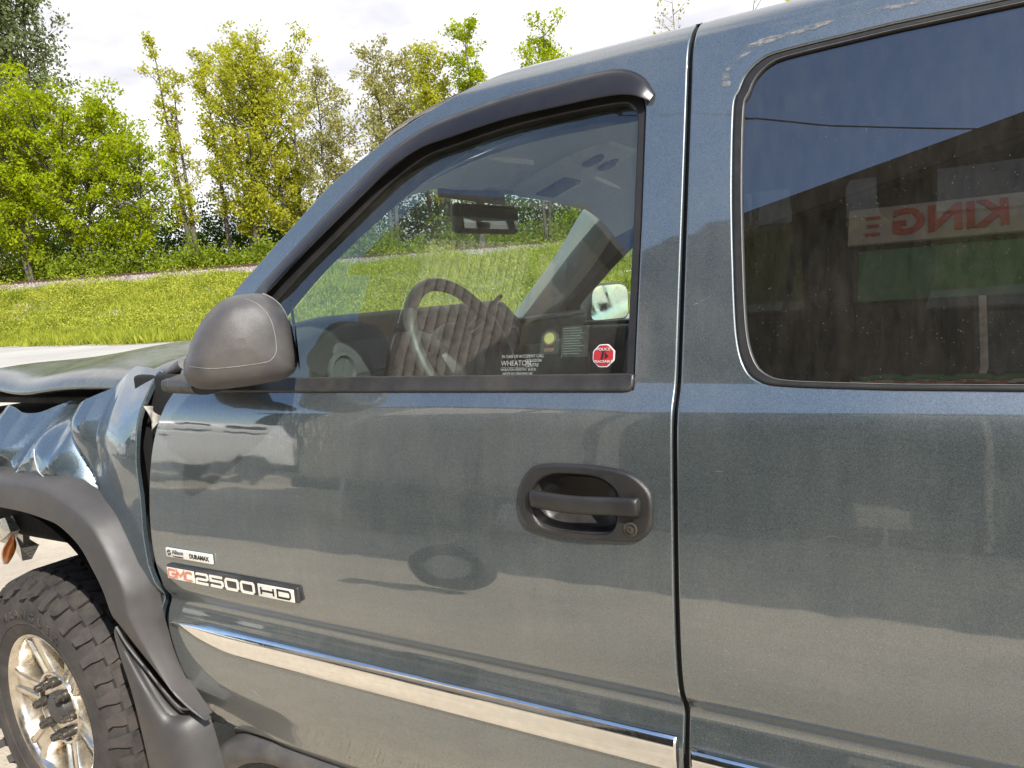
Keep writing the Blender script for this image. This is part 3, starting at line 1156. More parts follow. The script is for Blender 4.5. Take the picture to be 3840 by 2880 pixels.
octp = np.array([(sOct[0] + rx * 1.08 * math.cos(a), sOct[1] + rs * 1.08 * math.sin(a)) for a in np.arange(8) * math.pi / 4 + math.pi / 8])
st = flat_on_glass('octagon_sticker', octp, M['decal_white'], pane, -.0112)
flat_on_glass('sticker_print', sOct + (octp - sOct) * .90, M['decal_red'], pane, -.0104)
_, tb, tn = frame(side, np.array([[sOct[0], sOct[1]]]))
RG = Matrix([[1, 0, 0], [0, tb[0][1], tn[0][1]], [0, tb[0][2], tn[0][2]]])
for txt, sz, dx, ds, sx in (('POLICE', .0066, 0, .0100, 1.1), ('TRACEABLE', .0058, 0, -.0100, 1.1)):
    text_obj('lettering', txt, sz, glass_pt(sOct[0] + dx, sOct[1] + ds, -.0092), RG, M['decal_white'], pane, .0001, 'CENTER', sx, bold=.0)
text_obj('lettering', '1', .021, glass_pt(sOct[0] - .002, sOct[1], -.0092), RG, M['ink'], pane, .0001, 'CENTER', 1.0, bold=.0007, font_shear=.2)
leaf2 = [(0, 1.0), (.18, .55), (.42, .7), (.36, .25), (.85, .3), (.62, .0), (.8, -.22), (.25, -.35), (0, -.75)]
maple = np.array([(sOct[0] + .0035 + .0068 * a, sOct[1] - .0010 + .0068 * b) for a, b in leaf2])
flat_on_glass('leaf_mark', maple, M['ink'], pane, -.0092)
w0 = (-.6525, .968)
wt_ = text_obj('window_lettering', 'WHEATON', .0128, glass_pt(-.6530, .9640, -.0105), RG, M['faint'], pane, .0001, sx=.90)
text_obj('lettering', 'IN CASE OF ACCIDENT CALL', .0075, glass_pt(-.6525, .9760, -.0105), RG, M['faint'], pane, .0001, sx=.84)
text_obj('lettering', 'COLLISION', .0078, glass_pt(-.6050, .9682, -.0105), RG, M['faint'], pane, .0001, sx=.78)
text_obj('lettering', 'CENTRE', .0078, glass_pt(-.6050, .9605, -.0105), RG, M['faint'], pane, .0001, sx=.90)
text_obj('lettering', 'WHEATON PONTIAC BUICK', .0064, glass_pt(-.6530, .9530, -.0105), RG, M['faint'], pane, .0001, sx=.84)
text_obj('lettering', 'HAYES RD NANAIMO BC', .0064, glass_pt(-.6490, .9462, -.0105), RG, M['faint'], pane, .0001, sx=.84)
flat_on_glass('rule_line', np.array([(-.653, .9570), (-.590, .9570), (-.590, .9577), (-.653, .9577)]), M['faint'], pane, -.0105)
# inspection sticker and pale notice
arch = np.vstack([np.array([(-.5805, .9790), (-.5475, .9790), (-.5475, 1.004)]), np.array([(-.564 + .0165 * math.cos(a), 1.006 + .0165 * math.sin(a)) for a in np.linspace(0, math.pi, 12)]), np.array([(-.5805, 1.004)])])
ins = flat_on_glass('inspection_sticker', arch, M['decal_clear'], pane, -.0150)
circ = lambda cx, cy, r_: np.array([(cx + r_ * math.cos(a), cy + r_ * math.sin(a)) for a in np.linspace(0, 2 * math.pi, 20)[:-1]])
flat_on_glass('seal_ring', circ(-.564, 1.006, .0125), M['brown'], pane, -.0142)
flat_on_glass('seal', circ(-.564, 1.006, .0095), M['gold'], pane, -.0136)
flat_on_glass('date_box', np.array([(-.573, .9835), (-.555, .9835), (-.555, .9900), (-.573, .9900)]), M['brown'], pane, -.0142)
nt = flat_on_glass('notice_sticker', np.array([(-.5410, .9735), (-.4935, .9735), (-.4935, 1.0262), (-.5410, 1.0262)]), M['decal_clear'], pane, -.0150)
for k in range(11):
    s0 = 1.0215 - k * .0043
    wdt = .030 + .011 * ((k * 7) % 5) / 5
    flat_on_glass('printed_line', np.array([(-.5385, s0), (-.5385 + wdt, s0), (-.5385 + wdt, s0 + .0011), (-.5385, s0 + .0011)]), M['faint'], pane, -.0142)

# scratches and scuffs in the clear coat
for pts_, w_ in (([(-1.335, .235), (-1.318, .222), (-1.302, .205)], .0007), ([(-.318, 1.045), (-.302, 1.052), (-.288, 1.060)], .0010), ([(-.300, .800), (-.285, .797), (-.262, .796)], .0008),
                 ([(-.335, .92), (-.36, .925), (-.41, .917)], .0006), ([(-.13, .715), (-.118, .718), (-.105, .712)], .0010), ([(-.72, .62), (-.70, .628), (-.66, .625)], .0006), ([(-1.05, .86), (-1.02, .865), (-.96, .862)], .0007)):
    L = catmull(np.array(pts_), 4)
    d_ = np.gradient(L, axis=0)
    d_ /= np.linalg.norm(d_, axis=1)[:, None]
    nn = np.stack([-d_[:, 1], d_[:, 0]], 1) * (w_ * np.sin(np.linspace(.15, math.pi - .15, len(L))))[:, None]
    sheet('scratch', np.vstack([L + nn, (L - nn)[::-1]]), M['peel'], TRK, off=.0005, step=.004, gx=.05)

# ------------------------------------------------------------------ crumpled front fender
zb_x = [-2.80, -2.40, -2.20, -2.05, -1.985, -1.95, -1.915, -1.88, -1.845, -1.81, -1.76, -1.70, -1.62, -1.57]
zb_z = [1.17, 1.15, 1.18, 1.16, 1.20, 1.205, 1.235, 1.250, 1.235, 1.200, 1.212, 1.235, 1.268, 1.288]
zt_x = [-2.80, -2.40, -2.24, -2.11, -2.048, -1.96, -1.887, -1.819, -1.781, -1.728, -1.64, -1.57]
zt_z = [1.25, 1.259, 1.272, 1.265, 1.277, 1.283, 1.301, 1.326, 1.351, 1.374, 1.372, 1.368]


_rc = np.random.default_rng(5)
CRUSH = [[(_rc.uniform(-.55, .55), _rc.uniform(-.8, .8), _rc.uniform(-.008, .008), _rc.uniform(-2.35, -1.95), _rc.uniform(1.10, 1.26)) for _ in range(9)] for _ in range(2)]


def fender_map(q):
    x, z = q[:, 0], q[:, 1]
    yb = np.interp(z, _pz[:16], _py[:16])
    yb = np.where(z > 1.08, -.0065 + (z - 1.08) * .05, yb)
    zb = np.interp(x, zb_x, zb_z)
    w = .014
    sp = w * np.log1p(np.exp(np.clip((z - zb) / w, -30, 30)))
    y = yb + sp * (.62 + .25 * np.clip((-1.75 - x) / .2, 0, 1))
    # bulge of the buckled rear corner, flattened dent ahead of it
    y = y - .012 * np.exp(-((x + 1.66) / .06)**2 - ((z - 1.17) / .07)**2)
    y = y + .022 * np.exp(-((x + 1.80) / .05)**2 - ((z - 1.16) / .07)**2)
    # sharp fold running down to the wheel arch
    xf = np.interp(z, [1.08, 1.12, 1.26, 1.30], [-1.835, -1.858, -1.952, -1.975])
    d = x - xf
    y = y + .030 * np.exp(-np.abs(d) / .016) + .012 * np.exp(-np.abs(d) / .06)
    # the front of the fender is pushed in and wrinkled
    f = np.clip(-d / .06, 0, 1)
    f = f * f * (3 - 2 * f) * np.clip((z - 1.06) / .05, 0, 1)
    up = np.max([a_ * (x - cx0) + b_ * (z - cz0) + c_ for a_, b_, c_, cx0, cz0 in CRUSH[0]], axis=0)
    dn = np.max([a_ * (x - cx0) + b_ * (z - cz0) + c_ for a_, b_, c_, cx0, cz0 in CRUSH[1]], axis=0)
    y = y + f * (.020 + np.clip(.6 * (up - dn), -.045, .040) + .010 * np.abs(np.sin(23 * x - 17 * z + 2 * np.sin(9 * z))))
    x2 = x + f * (.012 * np.sin(31 * z + 13 * x))
    z2 = z + f * (.014 * np.sin(29 * x + 9 * z)) + .006 * np.sin(14 * x) * np.clip((z - 1.25) / .08, 0, 1)
    return np.stack([x2, y, z2], 1)


fl_top = np.array([(-2.80, 1.07), (-2.218, 1.08), (-1.991, 1.08), (-1.897, 1.075), (-1.83, 1.06), (-1.77, 1.035), (-1.715, 1.0), (-1.68, .96), (-1.65, .91), (-1.622, .86), (-1.622, .81),
                   (-1.618, .75), (-1.602, .68), (-1.585, .61), (-1.565, .56)])
f_rear = catmull([(-1.560, .545), (-1.584, .55), (-1.596, .60), (-1.603, .67), (-1.608, .74), (-1.614, .79), (-1.602, .83), (-1.599, .86), (-1.607, .92), (-1.613, 1.0), (-1.613, 1.1), (-1.606, 1.2),
                  (-1.598, 1.27), (-1.590, 1.31), (-1.585, 1.345), (-1.580, 1.372)], 4)
f_top = np.array([(x, float(np.interp(x, zt_x, zt_z))) for x in np.linspace(-1.60, -2.78, 60)])
f_out = np.vstack([fl_top, f_rear, f_top])
fender = panel('front_fender', f_out, M['paint_crash'], TRK, r=.0025, depth=.012, mapf=fender_map, gx=.009, lines=np.arange(.54, 1.40, .009), step=.008, nsign=1.0)
te = fender_map(np.array([(-2.03, 1.165), (-2.02, 1.145), (-2.0, 1.12), (-1.985, 1.108), (-1.94, 1.098), (-1.90, 1.092), (-1.858, 1.082)]))
tube('torn_edge', catmull(te + [0, -.003, 0], 4), .0013, M['bare'], fender, 5)
# bent flange sticking out behind the fender top
gx_ = np.linspace(0, 1, 10)
fl = np.array([[(-1.592 + .045 * u, .018 + .012 * v + .010 * math.sin(4 * u + 3 * v), 1.292 - .004 * u - (.075 - .050 * u) * v) for v in np.linspace(0, 1, 6)] for u in gx_])
grid_obj('bent_flange', fl, M['bare'], fender)

# ------------------------------------------------------------------ hood
nx, rows = 70, []
for i in range(nx):
    x = -1.60 - 1.30 * i / (nx - 1)
    u = -1.60 - x
    zc = 1.428 - .010 * u - .085 * max(0, u - .35)**2 - .10 * max(0, u - .9)**2 * 3
    ze = 1.318 + .004 * math.sin(9 * x) + .030 * math.exp(-((x + 1.66) / .09)**2) - .02 * max(0, u - .85)
    ynear = .105 + .010 * math.sin(7 * x + 1) + .02 * max(0, u - .7)
    sec = [(ynear + .05, ze - .006), (ynear + .012, ze - .008), (ynear + .002, ze - .004), (ynear, ze + .002), (ynear + .004, ze + .010), (ynear + .018, ze + .024), (ynear + .040, ze + .036)]
    y1 = ynear + .058
    z1 = ze + .0415
    for k in range(1, 26):
        v = k / 25
        y = y1 + (1.0 - y1) * v
        z = z1 + (zc - z1) * (1 - (1 - v)**2.2)
        sec.append((y, z))
    far = [(2 - y, z) for y, z in sec[::-1][1:]]
    rows.append([(x, y, z + (.010 * math.sin(12 * x + 6 * y) * math.exp(-((y - .3) / .25)**2) * min(1, u * 1.5))) for y, z in sec + far])
hood = grid_obj('hood', np.array(rows), M['hood'], TRK, sharp=50)
rbox('engine_bay', (-2.20, 1.03, 1.03), (1.10, 1.70, .42), M['void'], TRK, .03)
rbox('hood_inner_frame', (-2.22, .24, 1.278), (1.15, .16, .02), M['under'], TRK, .006)
rbox('cowl', (-1.52, 1.0, 1.325), (.20, 1.64, .07), M['black'], TRK, .02)
tube('wiper_pivot_cover', [(-1.60, .10, 1.352), (-1.545, .085, 1.366), (-1.49, .065, 1.384)], [.013, .018, .014], M['plastic'], TRK, 10)
rbox('hinge_bracket', (-1.565, .085, 1.29), (.035, .05, .07), M['under'], TRK, .004)
rbox('hood_hinge', (-1.62, .10, 1.325), (.10, .012, .02), M['lug'], TRK, .003)
rbox('front_frame', (-2.35, 1.15, .60), (1.2, .9, .35), M['under'], TRK, .05)
rbox('bumper', (-3.02, 1.28, .62), (.16, 1.30, .26), M['chrome'], TRK, .04)
rbox('grille', (-2.93, 1.15, 1.02), (.10, 1.0, .30), M['plastic'], TRK, .03)
# smashed lamp pieces seen through the wheel arch
pc = [(-2.66, .22, .83), (-2.63, .17, .86), (-2.70, .24, .775)]
pts = rng.normal(0, 1, (1, 3))
V, F = [], []
for k, c in enumerate(pc):
    a = k * 1.1
    V_, F_ = box_vf(c, (.08, .03, .10), [[math.cos(a), 0, math.sin(a)], [0, 1, 0], [-math.sin(a), 0, math.cos(a)]])
    V_ = V_ + rng.normal(0, .010, V_.shape)
    mesh_obj('headlamp_fragment', V_, F_, M['reflector'], TRK, smooth=False)
lens = []
for k, t in enumerate(np.linspace(0, 1, 12)):
    c = np.array([-2.64 + .05 * t, .155 + .01 * t, .735 + .10 * t])
    rr = .026 * math.sin(math.pi * (.12 + .82 * t))
    th = np.arange(12) * 2 * math.pi / 12
    lens.append(c + np.stack([rr * np.cos(th), rr * .7 * np.sin(th), rr * .5 * np.cos(th) * 0], 1))
grid_obj('marker_lamp', np.array(lens), M['amber'], TRK, cv=True, caps=True)

# ------------------------------------------------------------------ wheel arch flare, liner, mud guard
FO = np.array([(-2.86, .58), (-2.83, .78), (-2.76, .95), (-2.62, 1.075), (-2.45, 1.118), (-2.30, 1.120), (-2.218, 1.119), (-2.096, 1.121), (-1.991, 1.119), (-1.897, 1.112), (-1.83, 1.09), (-1.77, 1.065),
               (-1.715, 1.03), (-1.68, .985), (-1.645, .925), (-1.617, .87), (-1.614, .82), (-1.606, .76), (-1.585, .69), (-1.55, .612), (-1.515, .572), (-1.485, .550)])
FI = np.array([(-2.66, .58), (-2.63, .70), (-2.58, .83), (-2.50, .93), (-2.36, 1.015), (-2.28, 1.03), (-2.20, 1.036), (-2.12, 1.035), (-2.0, 1.031), (-1.899, 1.02), (-1.85, 1.01), (-1.80, .985),
               (-1.765, .957), (-1.735, .915), (-1.715, .885), (-1.70, .855), (-1.688, .82), (-1.665, .775), (-1.64, .725), (-1.59, .66), (-1.535, .597), (-1.492, .556)])
FO, FI = catmull(FO, 5), catmull(FI, 5)
rows = []
ntot = len(FO)
for i in range(ntot):
    o, n2 = FO[i], FI[i]
    e = min(1.0, (ntot - 1 - i) / 26.0 + .10)
    sec = []
    for f, y in ((0.0, .010), (0.0, -.008), (.03, -.020), (.09, -.042), (.16, -.058), (.21, -.0645), (.25, -.067), (.32, -.0685), (.60, -.072), (.92, -.075), (.985, -.074), (1.0, -.070), (1.0, -.055), (.99, .02)):
        p = o * (1 - f) + n2 * f
        sec.append((p[0], y * e if y < 0 else y, p[1]))
    rows.append(sec)
grid_obj('wheel_arch_flare', np.array(rows), M['flare'], TRK, sharp=50)
# arch liner
rows = []
for th in np.linspace(-.25, 2.15, 26):
    rows.append([(-2.218 + .50 * math.cos(th), y, .50 + .50 * math.sin(th)) for y in (.0, .15, .42)])
grid_obj('arch_liner', np.array(rows), M['void'], TRK)
rbox('arch_inner_wall', (-2.08, .44, .72), (.72, .04, .72), M['void'], TRK, .01)


def reY(p, y0, y1):
    k = (y1 + 1.03) / (y0 + 1.03)
    return np.array([p[0] * k, y1, 1.49 - (1.49 - p[1]) * k])


mgL = catmull([(-1.706, .767), (-1.725, .748), (-1.716, .693), (-1.689, .602), (-1.672, .50), (-1.661, .411), (-1.655, .33)], 6)
mgR = catmull([(-1.698, .768), (-1.661, .726), (-1.603, .681), (-1.541, .634), (-1.493, .608), (-1.425, .590), (-1.375, .33)], 6)
nL = len(mgL)
rows = []
for i in range(nL):
    l, r_ = mgL[i], mgR[i]
    top = []
    for f in np.linspace(0, 1, 9):
        p = l * (1 - f) + r_ * f
        y1 = -.055 + .075 * f**1.2 - .018 * math.sin(math.pi * f)
        top.append(reY(p, -.05, y1))
    top = np.array(top)
    back = top[::-1] + [.004, .014, 0]
    edge = (top[0] + back[-1]) / 2 + [-.006, -.004, 0]
    rows.append(np.vstack([[edge], top, back]))
grid_obj('mud_guard', np.array(rows), M['mudflap'], TRK, cv=True, caps=True, sharp=60)
jl = [reY(p, -.05, -.050 + .068 * (k / nL)**1.3) + np.array([.002, -.010, .003]) for k, p in enumerate(mgR[:-7])]
tube('mud_guard_rib', jl, .0035, M['mudflap'], TRK, 6)
tube('side_step_tube', catmull([(-1.62, .12, .30), (-1.575, .09, .35), (-1.53, .075, .40), (-1.46, .075, .440), (-1.38, .09, .452), (-1.25, .10, .44), (-.6, .10, .43), (.6, .10, .43)], 6), .036, M['plastic'], TRK, 14)
rbox('underbody_pan', (-.4, 1.0, .48), (2.2, 1.5, .10), M['under'], TRK, .03)

# ------------------------------------------------------------------ wheel
WC = np.array([-2.222, .020, .390])
STEER = math.radians(3.0)
wheel = bpy.data.objects.new('front_wheel', None)
COL.objects.link(wheel)
wheel.location = WC
reg(wheel)
set_parent(wheel, TRK)
ca, sa = math.cos(STEER), math.sin(STEER)
RWH = np.array([[ca, sa, 0], [-sa, ca, 0], [0, 0, 1]])      # local (along, inward, up) -> world


def wpt(P):
    return np.asarray(P, float) @ RWH.T + WC


def lathe(name, pr, mat, n=72, sharp=35, closed=False):
    """pr: list of (radius, inward depth)"""
    th = np.arange(n) * 2 * math.pi / n
    rows = np.array([[(r * math.cos(t), d, r * math.sin(t)) for t in th] for r, d in pr])
    m = len(pr)
    return mesh_obj(name, wpt(rows.reshape(-1, 3)), grid_faces(m, n, closed, True), mat, wheel, sharp=sharp)


lathe('tyre', [(.222, .006), (.232, -.006), (.245, -.012), (.262, -.016), (.290, -.022), (.315, -.022), (.340, -.016), (.362, -.004), (.376, .008), (.386, .022), (.392, .04), (.394, .08), (.395, .13),
               (.394, .18), (.392, .215), (.380, .25), (.34, .275), (.28, .275), (.225, .25), (.222, .15)], M['tyre'], 96)
# tread blocks and side lugs, one piece of moulded rubber
parts = []
NB = 40
for k in range(NB):
    for row, (y0, y1) in enumerate(((.012, .062), (.070, .118), (.126, .176), (.184, .236))):
        th0 = 2 * math.pi * (k + (.0, .45, .1, .6)[row]) / NB
        w = 2 * math.pi / NB * (.40 if row in (0, 3) else .36)
        sk = (.25, -.5, .5, -.25)[row] * w
        vs = []
        for rr, sh in ((.386, 1.0), (.4065, .90)):
            for yy, s_ in ((y0, -1), (y1, 1)):
                for tt in (-w * sh, w * sh):
                    r2 = rr - (.010 if (row == 0 and yy == y0) or (row == 3 and yy == y1) else 0) - (.004 if yy in (y0, y1) and row in (0, 3) and False else 0)
                    t = th0 + tt + sk * s_
                    vs.append((r2 * math.cos(t), yy, r2 * math.sin(t)))
        fs = [(0, 1, 3, 2), (4, 6, 7, 5), (0, 4, 5, 1), (2, 3, 7, 6), (0, 2, 6, 4), (1, 5, 7, 3)]
        parts.append((np.array(vs), fs))
    # shoulder lugs wrapping onto the side wall, alternating long and short
    th0 = 2 * math.pi * (k + .25) / NB
    w = 2 * math.pi / NB * .30
    L = (.046, .026)[k % 2]
    vs = []
    for (r_, d) in ((.394, .020), (.383, .006), (.366, -.008), (.394 - L, -.022)):
        for tt in (-w, w):
            t = th0 + tt * (1.0 if r_ > .37 else .72)
            vs.append((r_ * math.cos(t), d + .012, r_ * math.sin(t)))
            vs.append(((r_ + .002) * math.cos(t), d - .0055, (r_ + .002) * math.sin(t)))
    fs = []
    for j in range(3):
        b = j * 4
        fs += [(b + 1, b + 5, b + 7, b + 3), (b, b + 4, b + 5, b + 1), (b + 3, b + 7, b + 6, b + 2)]
    fs += [(0, 1, 3, 2), (12, 14, 15, 13)]
    parts.append((np.array(vs), fs))
V, F = merge(parts)
mesh_obj('tyre_tread', wpt(V), F, M['tyre'], wheel, smooth=False)
# raised side-wall ring and lettering
lathe('sidewall_ring', [(.268, -.0165), (.270, -.0195), (.273, -.0195), (.275, -.018)], M['tyre'], 96)
for k, ch in enumerate('WRANGLER'):
    a = math.radians(118 - k * 8.2)
    RR = Matrix([[math.sin(a), math.cos(a), 0], [0, 0, -1], [-math.cos(a), math.sin(a), 0]])
    loc = Vector((.300 * math.cos(a), -.0232, .300 * math.sin(a)))
    Rw = Matrix(RWH.tolist())
    text_obj('sidewall_letter', ch, .032, Rw @ loc + Vector(WC.tolist()), Rw @ RR, M['tyre'], wheel, .002, 'CENTER', 1.2, bold=.0012)
# rim barrel and lip
lathe('rim', [(.226, .020), (.236, .004), (.237, -.004), (.233, -.007), (.226, -.004), (.219, .004), (.214, .020), (.210, .06), (.206, .12), (.200, .17), (.196, .20)], M['alloy'], 96)
lathe('brake_disc', [(.198, .150), (.19, .135), (.10, .132), (.05, .12)], M['under'], 48)
# hub dish and face
lathe('hub_face', [(.112, .075), (.112, .028), (.107, .019), (.101, .019), (.097, .024), (.094, .029), (.062, .030), (.052, .030), (.001, .030)], M['alloy'], 64)
lathe('hub_cap', [(.050, .050), (.049, .026), (.045, .014), (.034, .006), (.018, .002), (.001, .001)], M['mudflap'], 48)
for k in range(6):
    a = math.radians(-12 + 60 * k)
    rd, tg = np.array([math.cos(a), 0, math.sin(a)]), np.array([-math.sin(a), 0, math.cos(a)])
    rows = []
    for r_, hw, d0, dp in ((.092, .040, .024, .07), (.120, .036, .019, .08), (.16, .035, .012, .085), (.195, .039, .006, .08), (.224, .050, .003, .06)):
        sec = []
        for f, d in ((-1, d0 + dp), (-1, d0 + .012), (-.92, d0 + .003), (-.78, d0), (-.45, d0), (-.36, d0 + .007), (.36, d0 + .007), (.45, d0), (.78, d0), (.92, d0 + .003), (1, d0 + .012), (1, d0 + dp)):
            sec.append(rd * r_ + tg * hw * f + np.array([0, d, 0]))
        rows.append(sec)
    rows = np.array(rows)
    mesh_obj('spoke', wpt(rows.reshape(-1, 3)), grid_faces(5, 12), M['alloy'], wheel, sharp=30)
for k in range(8):
    a = math.radians(-1 + 45 * k)
    c = wpt([(.080 * math.cos(a), 0, .080 * math.sin(a))])[0]
    ax = -RWH[:, 1]
    rg = disc_rings(c, [(.0145, -.030), (.0145, -.008), (.0115, -.006), (.0115, .008), (.0095, .010), (.0065, .010), (.006, .004), (.001, .004)], 12, axis=ax)
    grid_obj('lug_nut', rg, M['lug'], wheel, cv=True, caps=True, sharp=35)
# the other wheels share the meshes
for (x, y, rz) in ((1.42, .020, 0.0), (1.42, 1.98, math.pi), (-2.222, 1.98, math.pi)):
    w2 = wheel.copy()
    COL.objects.link(w2)
    w2.name = 'wheel'
    w2.parent = TRK
    w2.location = (x, y, .390)
    w2.rotation_euler = (0, 0, rz)
    for ch in wheel.children:
        if ch.name.split('.')[0] in ('tyre', 'tyre_tread', 'rim', 'hub_face', 'hub_cap', 'spoke'):
            c2 = ch.copy()
            COL.objects.link(c2)
            c2.parent = w2

# ------------------------------------------------------------------ folded door mirror
MD = np.array([-.6606, -.7507, 0])          # shell axis, half folded
ME = np.array([-.7507, .6606, 0])
MC = np.array([-1.1375, -.067, 0])
mo = catmull([(-.0941, 1.394), (-.0925, 1.43), (-.0895, 1.456), (-.0766, 1.4936), (-.0513, 1.5165), (-.0189, 1.5204), (.0161, 1.5150), (.0510, 1.4900), (.0780, 1.4530), (.0930, 1.418), (.1020, 1.3920), (.0960, 1.370),
              (.0750, 1.3565), (.0252, 1.3526), (-.0512, 1.3565), (-.0850, 1.3690)], 6, True)
mo = (mo - [0, 1.43]) * 1.03 + [0, 1.43]
mc = np.array([.0, 1.435])


def mpt(tz, e):
    return MC + np.outer(tz[:, 0], MD) + np.outer(np.broadcast_to(e, len(tz)), ME) + np.outer(tz[:, 1], [0, 0, 1.0])


rows = []
for u in np.concatenate([np.linspace(-.999, -.6, 9), np.linspace(-.5, .5, 7), np.linspace(.6, .97, 5)]):
    kk = (1 - abs(u)**2.7)**(1 / 2.7)
    rows.append(mpt(mc + (mo - mc) * kk, u * .085))
mir = grid_obj('door_mirror', np.array(rows), M['plastic'], TRK, cv=True, caps=True, sharp=60)
msm = catmull([(-.0150, 1.5145), (-.0390, 1.5000), (-.0565, 1.471), (-.0605, 1.4225), (-.0505, 1.402), (-.03, 1.3961), (.0451, 1.3946), (.0900, 1.4012)], 8)
A_ = np.arctan2(mo[:, 1] - mc[1], mo[:, 0] - mc[0])
R_ = np.linalg.norm(mo - mc, axis=1)
i_ = np.argsort(A_)
sp_ = []
for q in msm:
    v = q - mc
    k = min(.985, np.linalg.norm(v) / np.interp(math.atan2(v[1], v[0]), A_[i_], R_[i_], period=2 * math.pi))
    sp_.append(mpt(np.array([q]), -.085 * (1 - k**2.7)**(1 / 2.7))[0])
tube('shell_seam', sp_, .0008, M['seam'], mir, 5)
rim_i = [k for k in range(len(mo)) if mo[k, 0] < -.045]
rim_i = sorted(rim_i, key=lambda k: mo[k, 1])
tube('mirror_rim', mpt(mo[rim_i], .006), .0022, M['seam'], mir, 6)
mg = resample(mc + (mo - mc) * .80, .012)
gl_ = mpt(mg, 0) * 0 + (MC + np.outer((mg[:, 0]) * 1.0, ME) * 1.0 - MD * .098) + np.outer(mg[:, 1], [0, 0, 1.0])
mesh_obj('mirror_glass', gl_, [tuple(range(len(mg)))], M['mirror'], mir, smooth=False)
ft = []
for t in np.linspace(0, 1, 14):
    x = -1.372 + .12 * t
    e = min(1.0, math.sqrt(t * 6 + .10))
    th = np.arange(14) * 2 * math.pi / 14
    ft.append(np.stack([np.full(14, x), -.040 - .02 * t + .042 * e * np.cos(th), 1.353 + .020 * e * np.sign(np.sin(th)) * abs(np.sin(th))**.7], 1))
grid_obj('mirror_foot', np.array(ft), M['black'], mir, cv=True, caps=True, sharp=60)
rbox('mirror_arm', (-1.33, .0, 1.350), (.15, .13, .030), M['black'], mir, .012)

# ------------------------------------------------------------------ roof and windscreen
rows = []
for i in range(40):
    x = .80 - 1.90 * i / 39
    drop = .12 * max(0, (-.60 - x) / .5)**2 if x < -.6 else 0
    q = prof(np.linspace(1.545, 2.28, 40))
    sec = np.concatenate([q, np.stack([2 - q[::-1][1:, 0], q[::-1][1:, 1]], 1)])
    inset = .10 * max(0, (-.95 - x) / .15)**2 if x < -.95 else 0
    sec2 = sec.copy()
    sec2[:, 0] = 1 + (sec[:, 0] - 1) * (1 - inset)
    rows.append([(x, y, z - drop * (1.0 - .25 * abs(y - 1))) for y, z in sec2])
grid_obj('roof', np.array(rows), M['paint'], TRK, sharp=60)


def screen(u, v):
    """windscreen: u 0 at the cowl .. 1 at the header, v 0 driver .. 1 passenger"""
    half = .80 - .16 * u
    y = 1 + (2 * v - 1) * half
    bow = (2 * v - 1)**2
    x = -1.62 + .54 * u + (.16 - .07 * u) * bow
    z = 1.345 + .475 * u - .02 * bow * u
    return (x, y, z)


grid_obj('windscreen', np.array([[screen(u, v) for v in np.linspace(0, 1, 25)] for u in np.linspace(0, 1, 12)]), M['glass_w'], TRK)
# pillars: near and far
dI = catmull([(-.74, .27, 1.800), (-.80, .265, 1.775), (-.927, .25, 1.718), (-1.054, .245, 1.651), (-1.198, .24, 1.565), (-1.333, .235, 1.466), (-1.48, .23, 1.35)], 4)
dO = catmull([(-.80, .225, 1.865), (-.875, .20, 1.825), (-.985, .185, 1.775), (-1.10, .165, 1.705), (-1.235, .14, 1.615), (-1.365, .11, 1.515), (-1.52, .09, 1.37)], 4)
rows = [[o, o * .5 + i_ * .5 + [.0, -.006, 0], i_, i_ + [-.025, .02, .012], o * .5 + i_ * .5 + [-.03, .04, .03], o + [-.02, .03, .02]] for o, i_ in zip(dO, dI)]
grid_obj('driver_pillar', np.array(rows), M['dash'], TRK, cv=True, caps=True, sharp=60)  # dark vinyl instead of pillar trim: the pillar's shade is put into its colour
pI = catmull([(-1.10, 1.72, 1.845), (-1.21, 1.75, 1.793), (-1.329, 1.76, 1.651), (-1.43, 1.77, 1.545), (-1.540, 1.78, 1.440), (-1.60, 1.78, 1.37)], 4)
pO = catmull([(-.97, 1.77, 1.80), (-1.061, 1.775, 1.742), (-1.225, 1.81, 1.57), (-1.32, 1.84, 1.49), (-1.42, 1.86, 1.40), (-1.50, 1.88, 1.33)], 4)
rows = [[o, o * .5 + i_ * .5 + [.01, -.035, 0], i_, i_ + [-.02, .03, .0], o * .5 + i_ * .5 + [-.01, .05, .0], o + [0, .03, .0]] for o, i_ in zip(pO, pI)]
grid_obj('passenger_pillar', np.array(rows), M['pillar'], TRK, cv=True, caps=True, sharp=60)

# ------------------------------------------------------------------ cabin
lin = []
for i in range(24):
    x = .72 - 1.80 * i / 23
    drop = .115 * max(0, (-.60 - x) / .5)**2 if x < -.6 else 0
    sec = []
    for k in range(31):
        v = k / 30
        y = .265 + 1.47 * v
        z = 1.885 - .115 * abs(2 * v - 1)**3.2 - drop * .95
        sec.append((x, y, z))
    lin.append(sec)
grid_obj('headliner', np.array(lin), M['liner'], TRK, sharp=70)


def sun_flap(y0, y1, nm='sun_visor'):
    rows = []
    for t in np.linspace(0, 1, 6):
        x = -1.10 + .165 * t
        rows.append([(x, y0 + (y1 - y0) * v + .0, 1.778 + .045 * t - .012 * math.sin(math.pi * v)) for v in np.linspace(0, 1, 10)])
    a = np.array(rows)
    P = np.concatenate([a, a[::-1] + [0, 0, .016]], 0)
    return grid_obj(nm, P, M['liner'], TRK, cu=True, sharp=60)


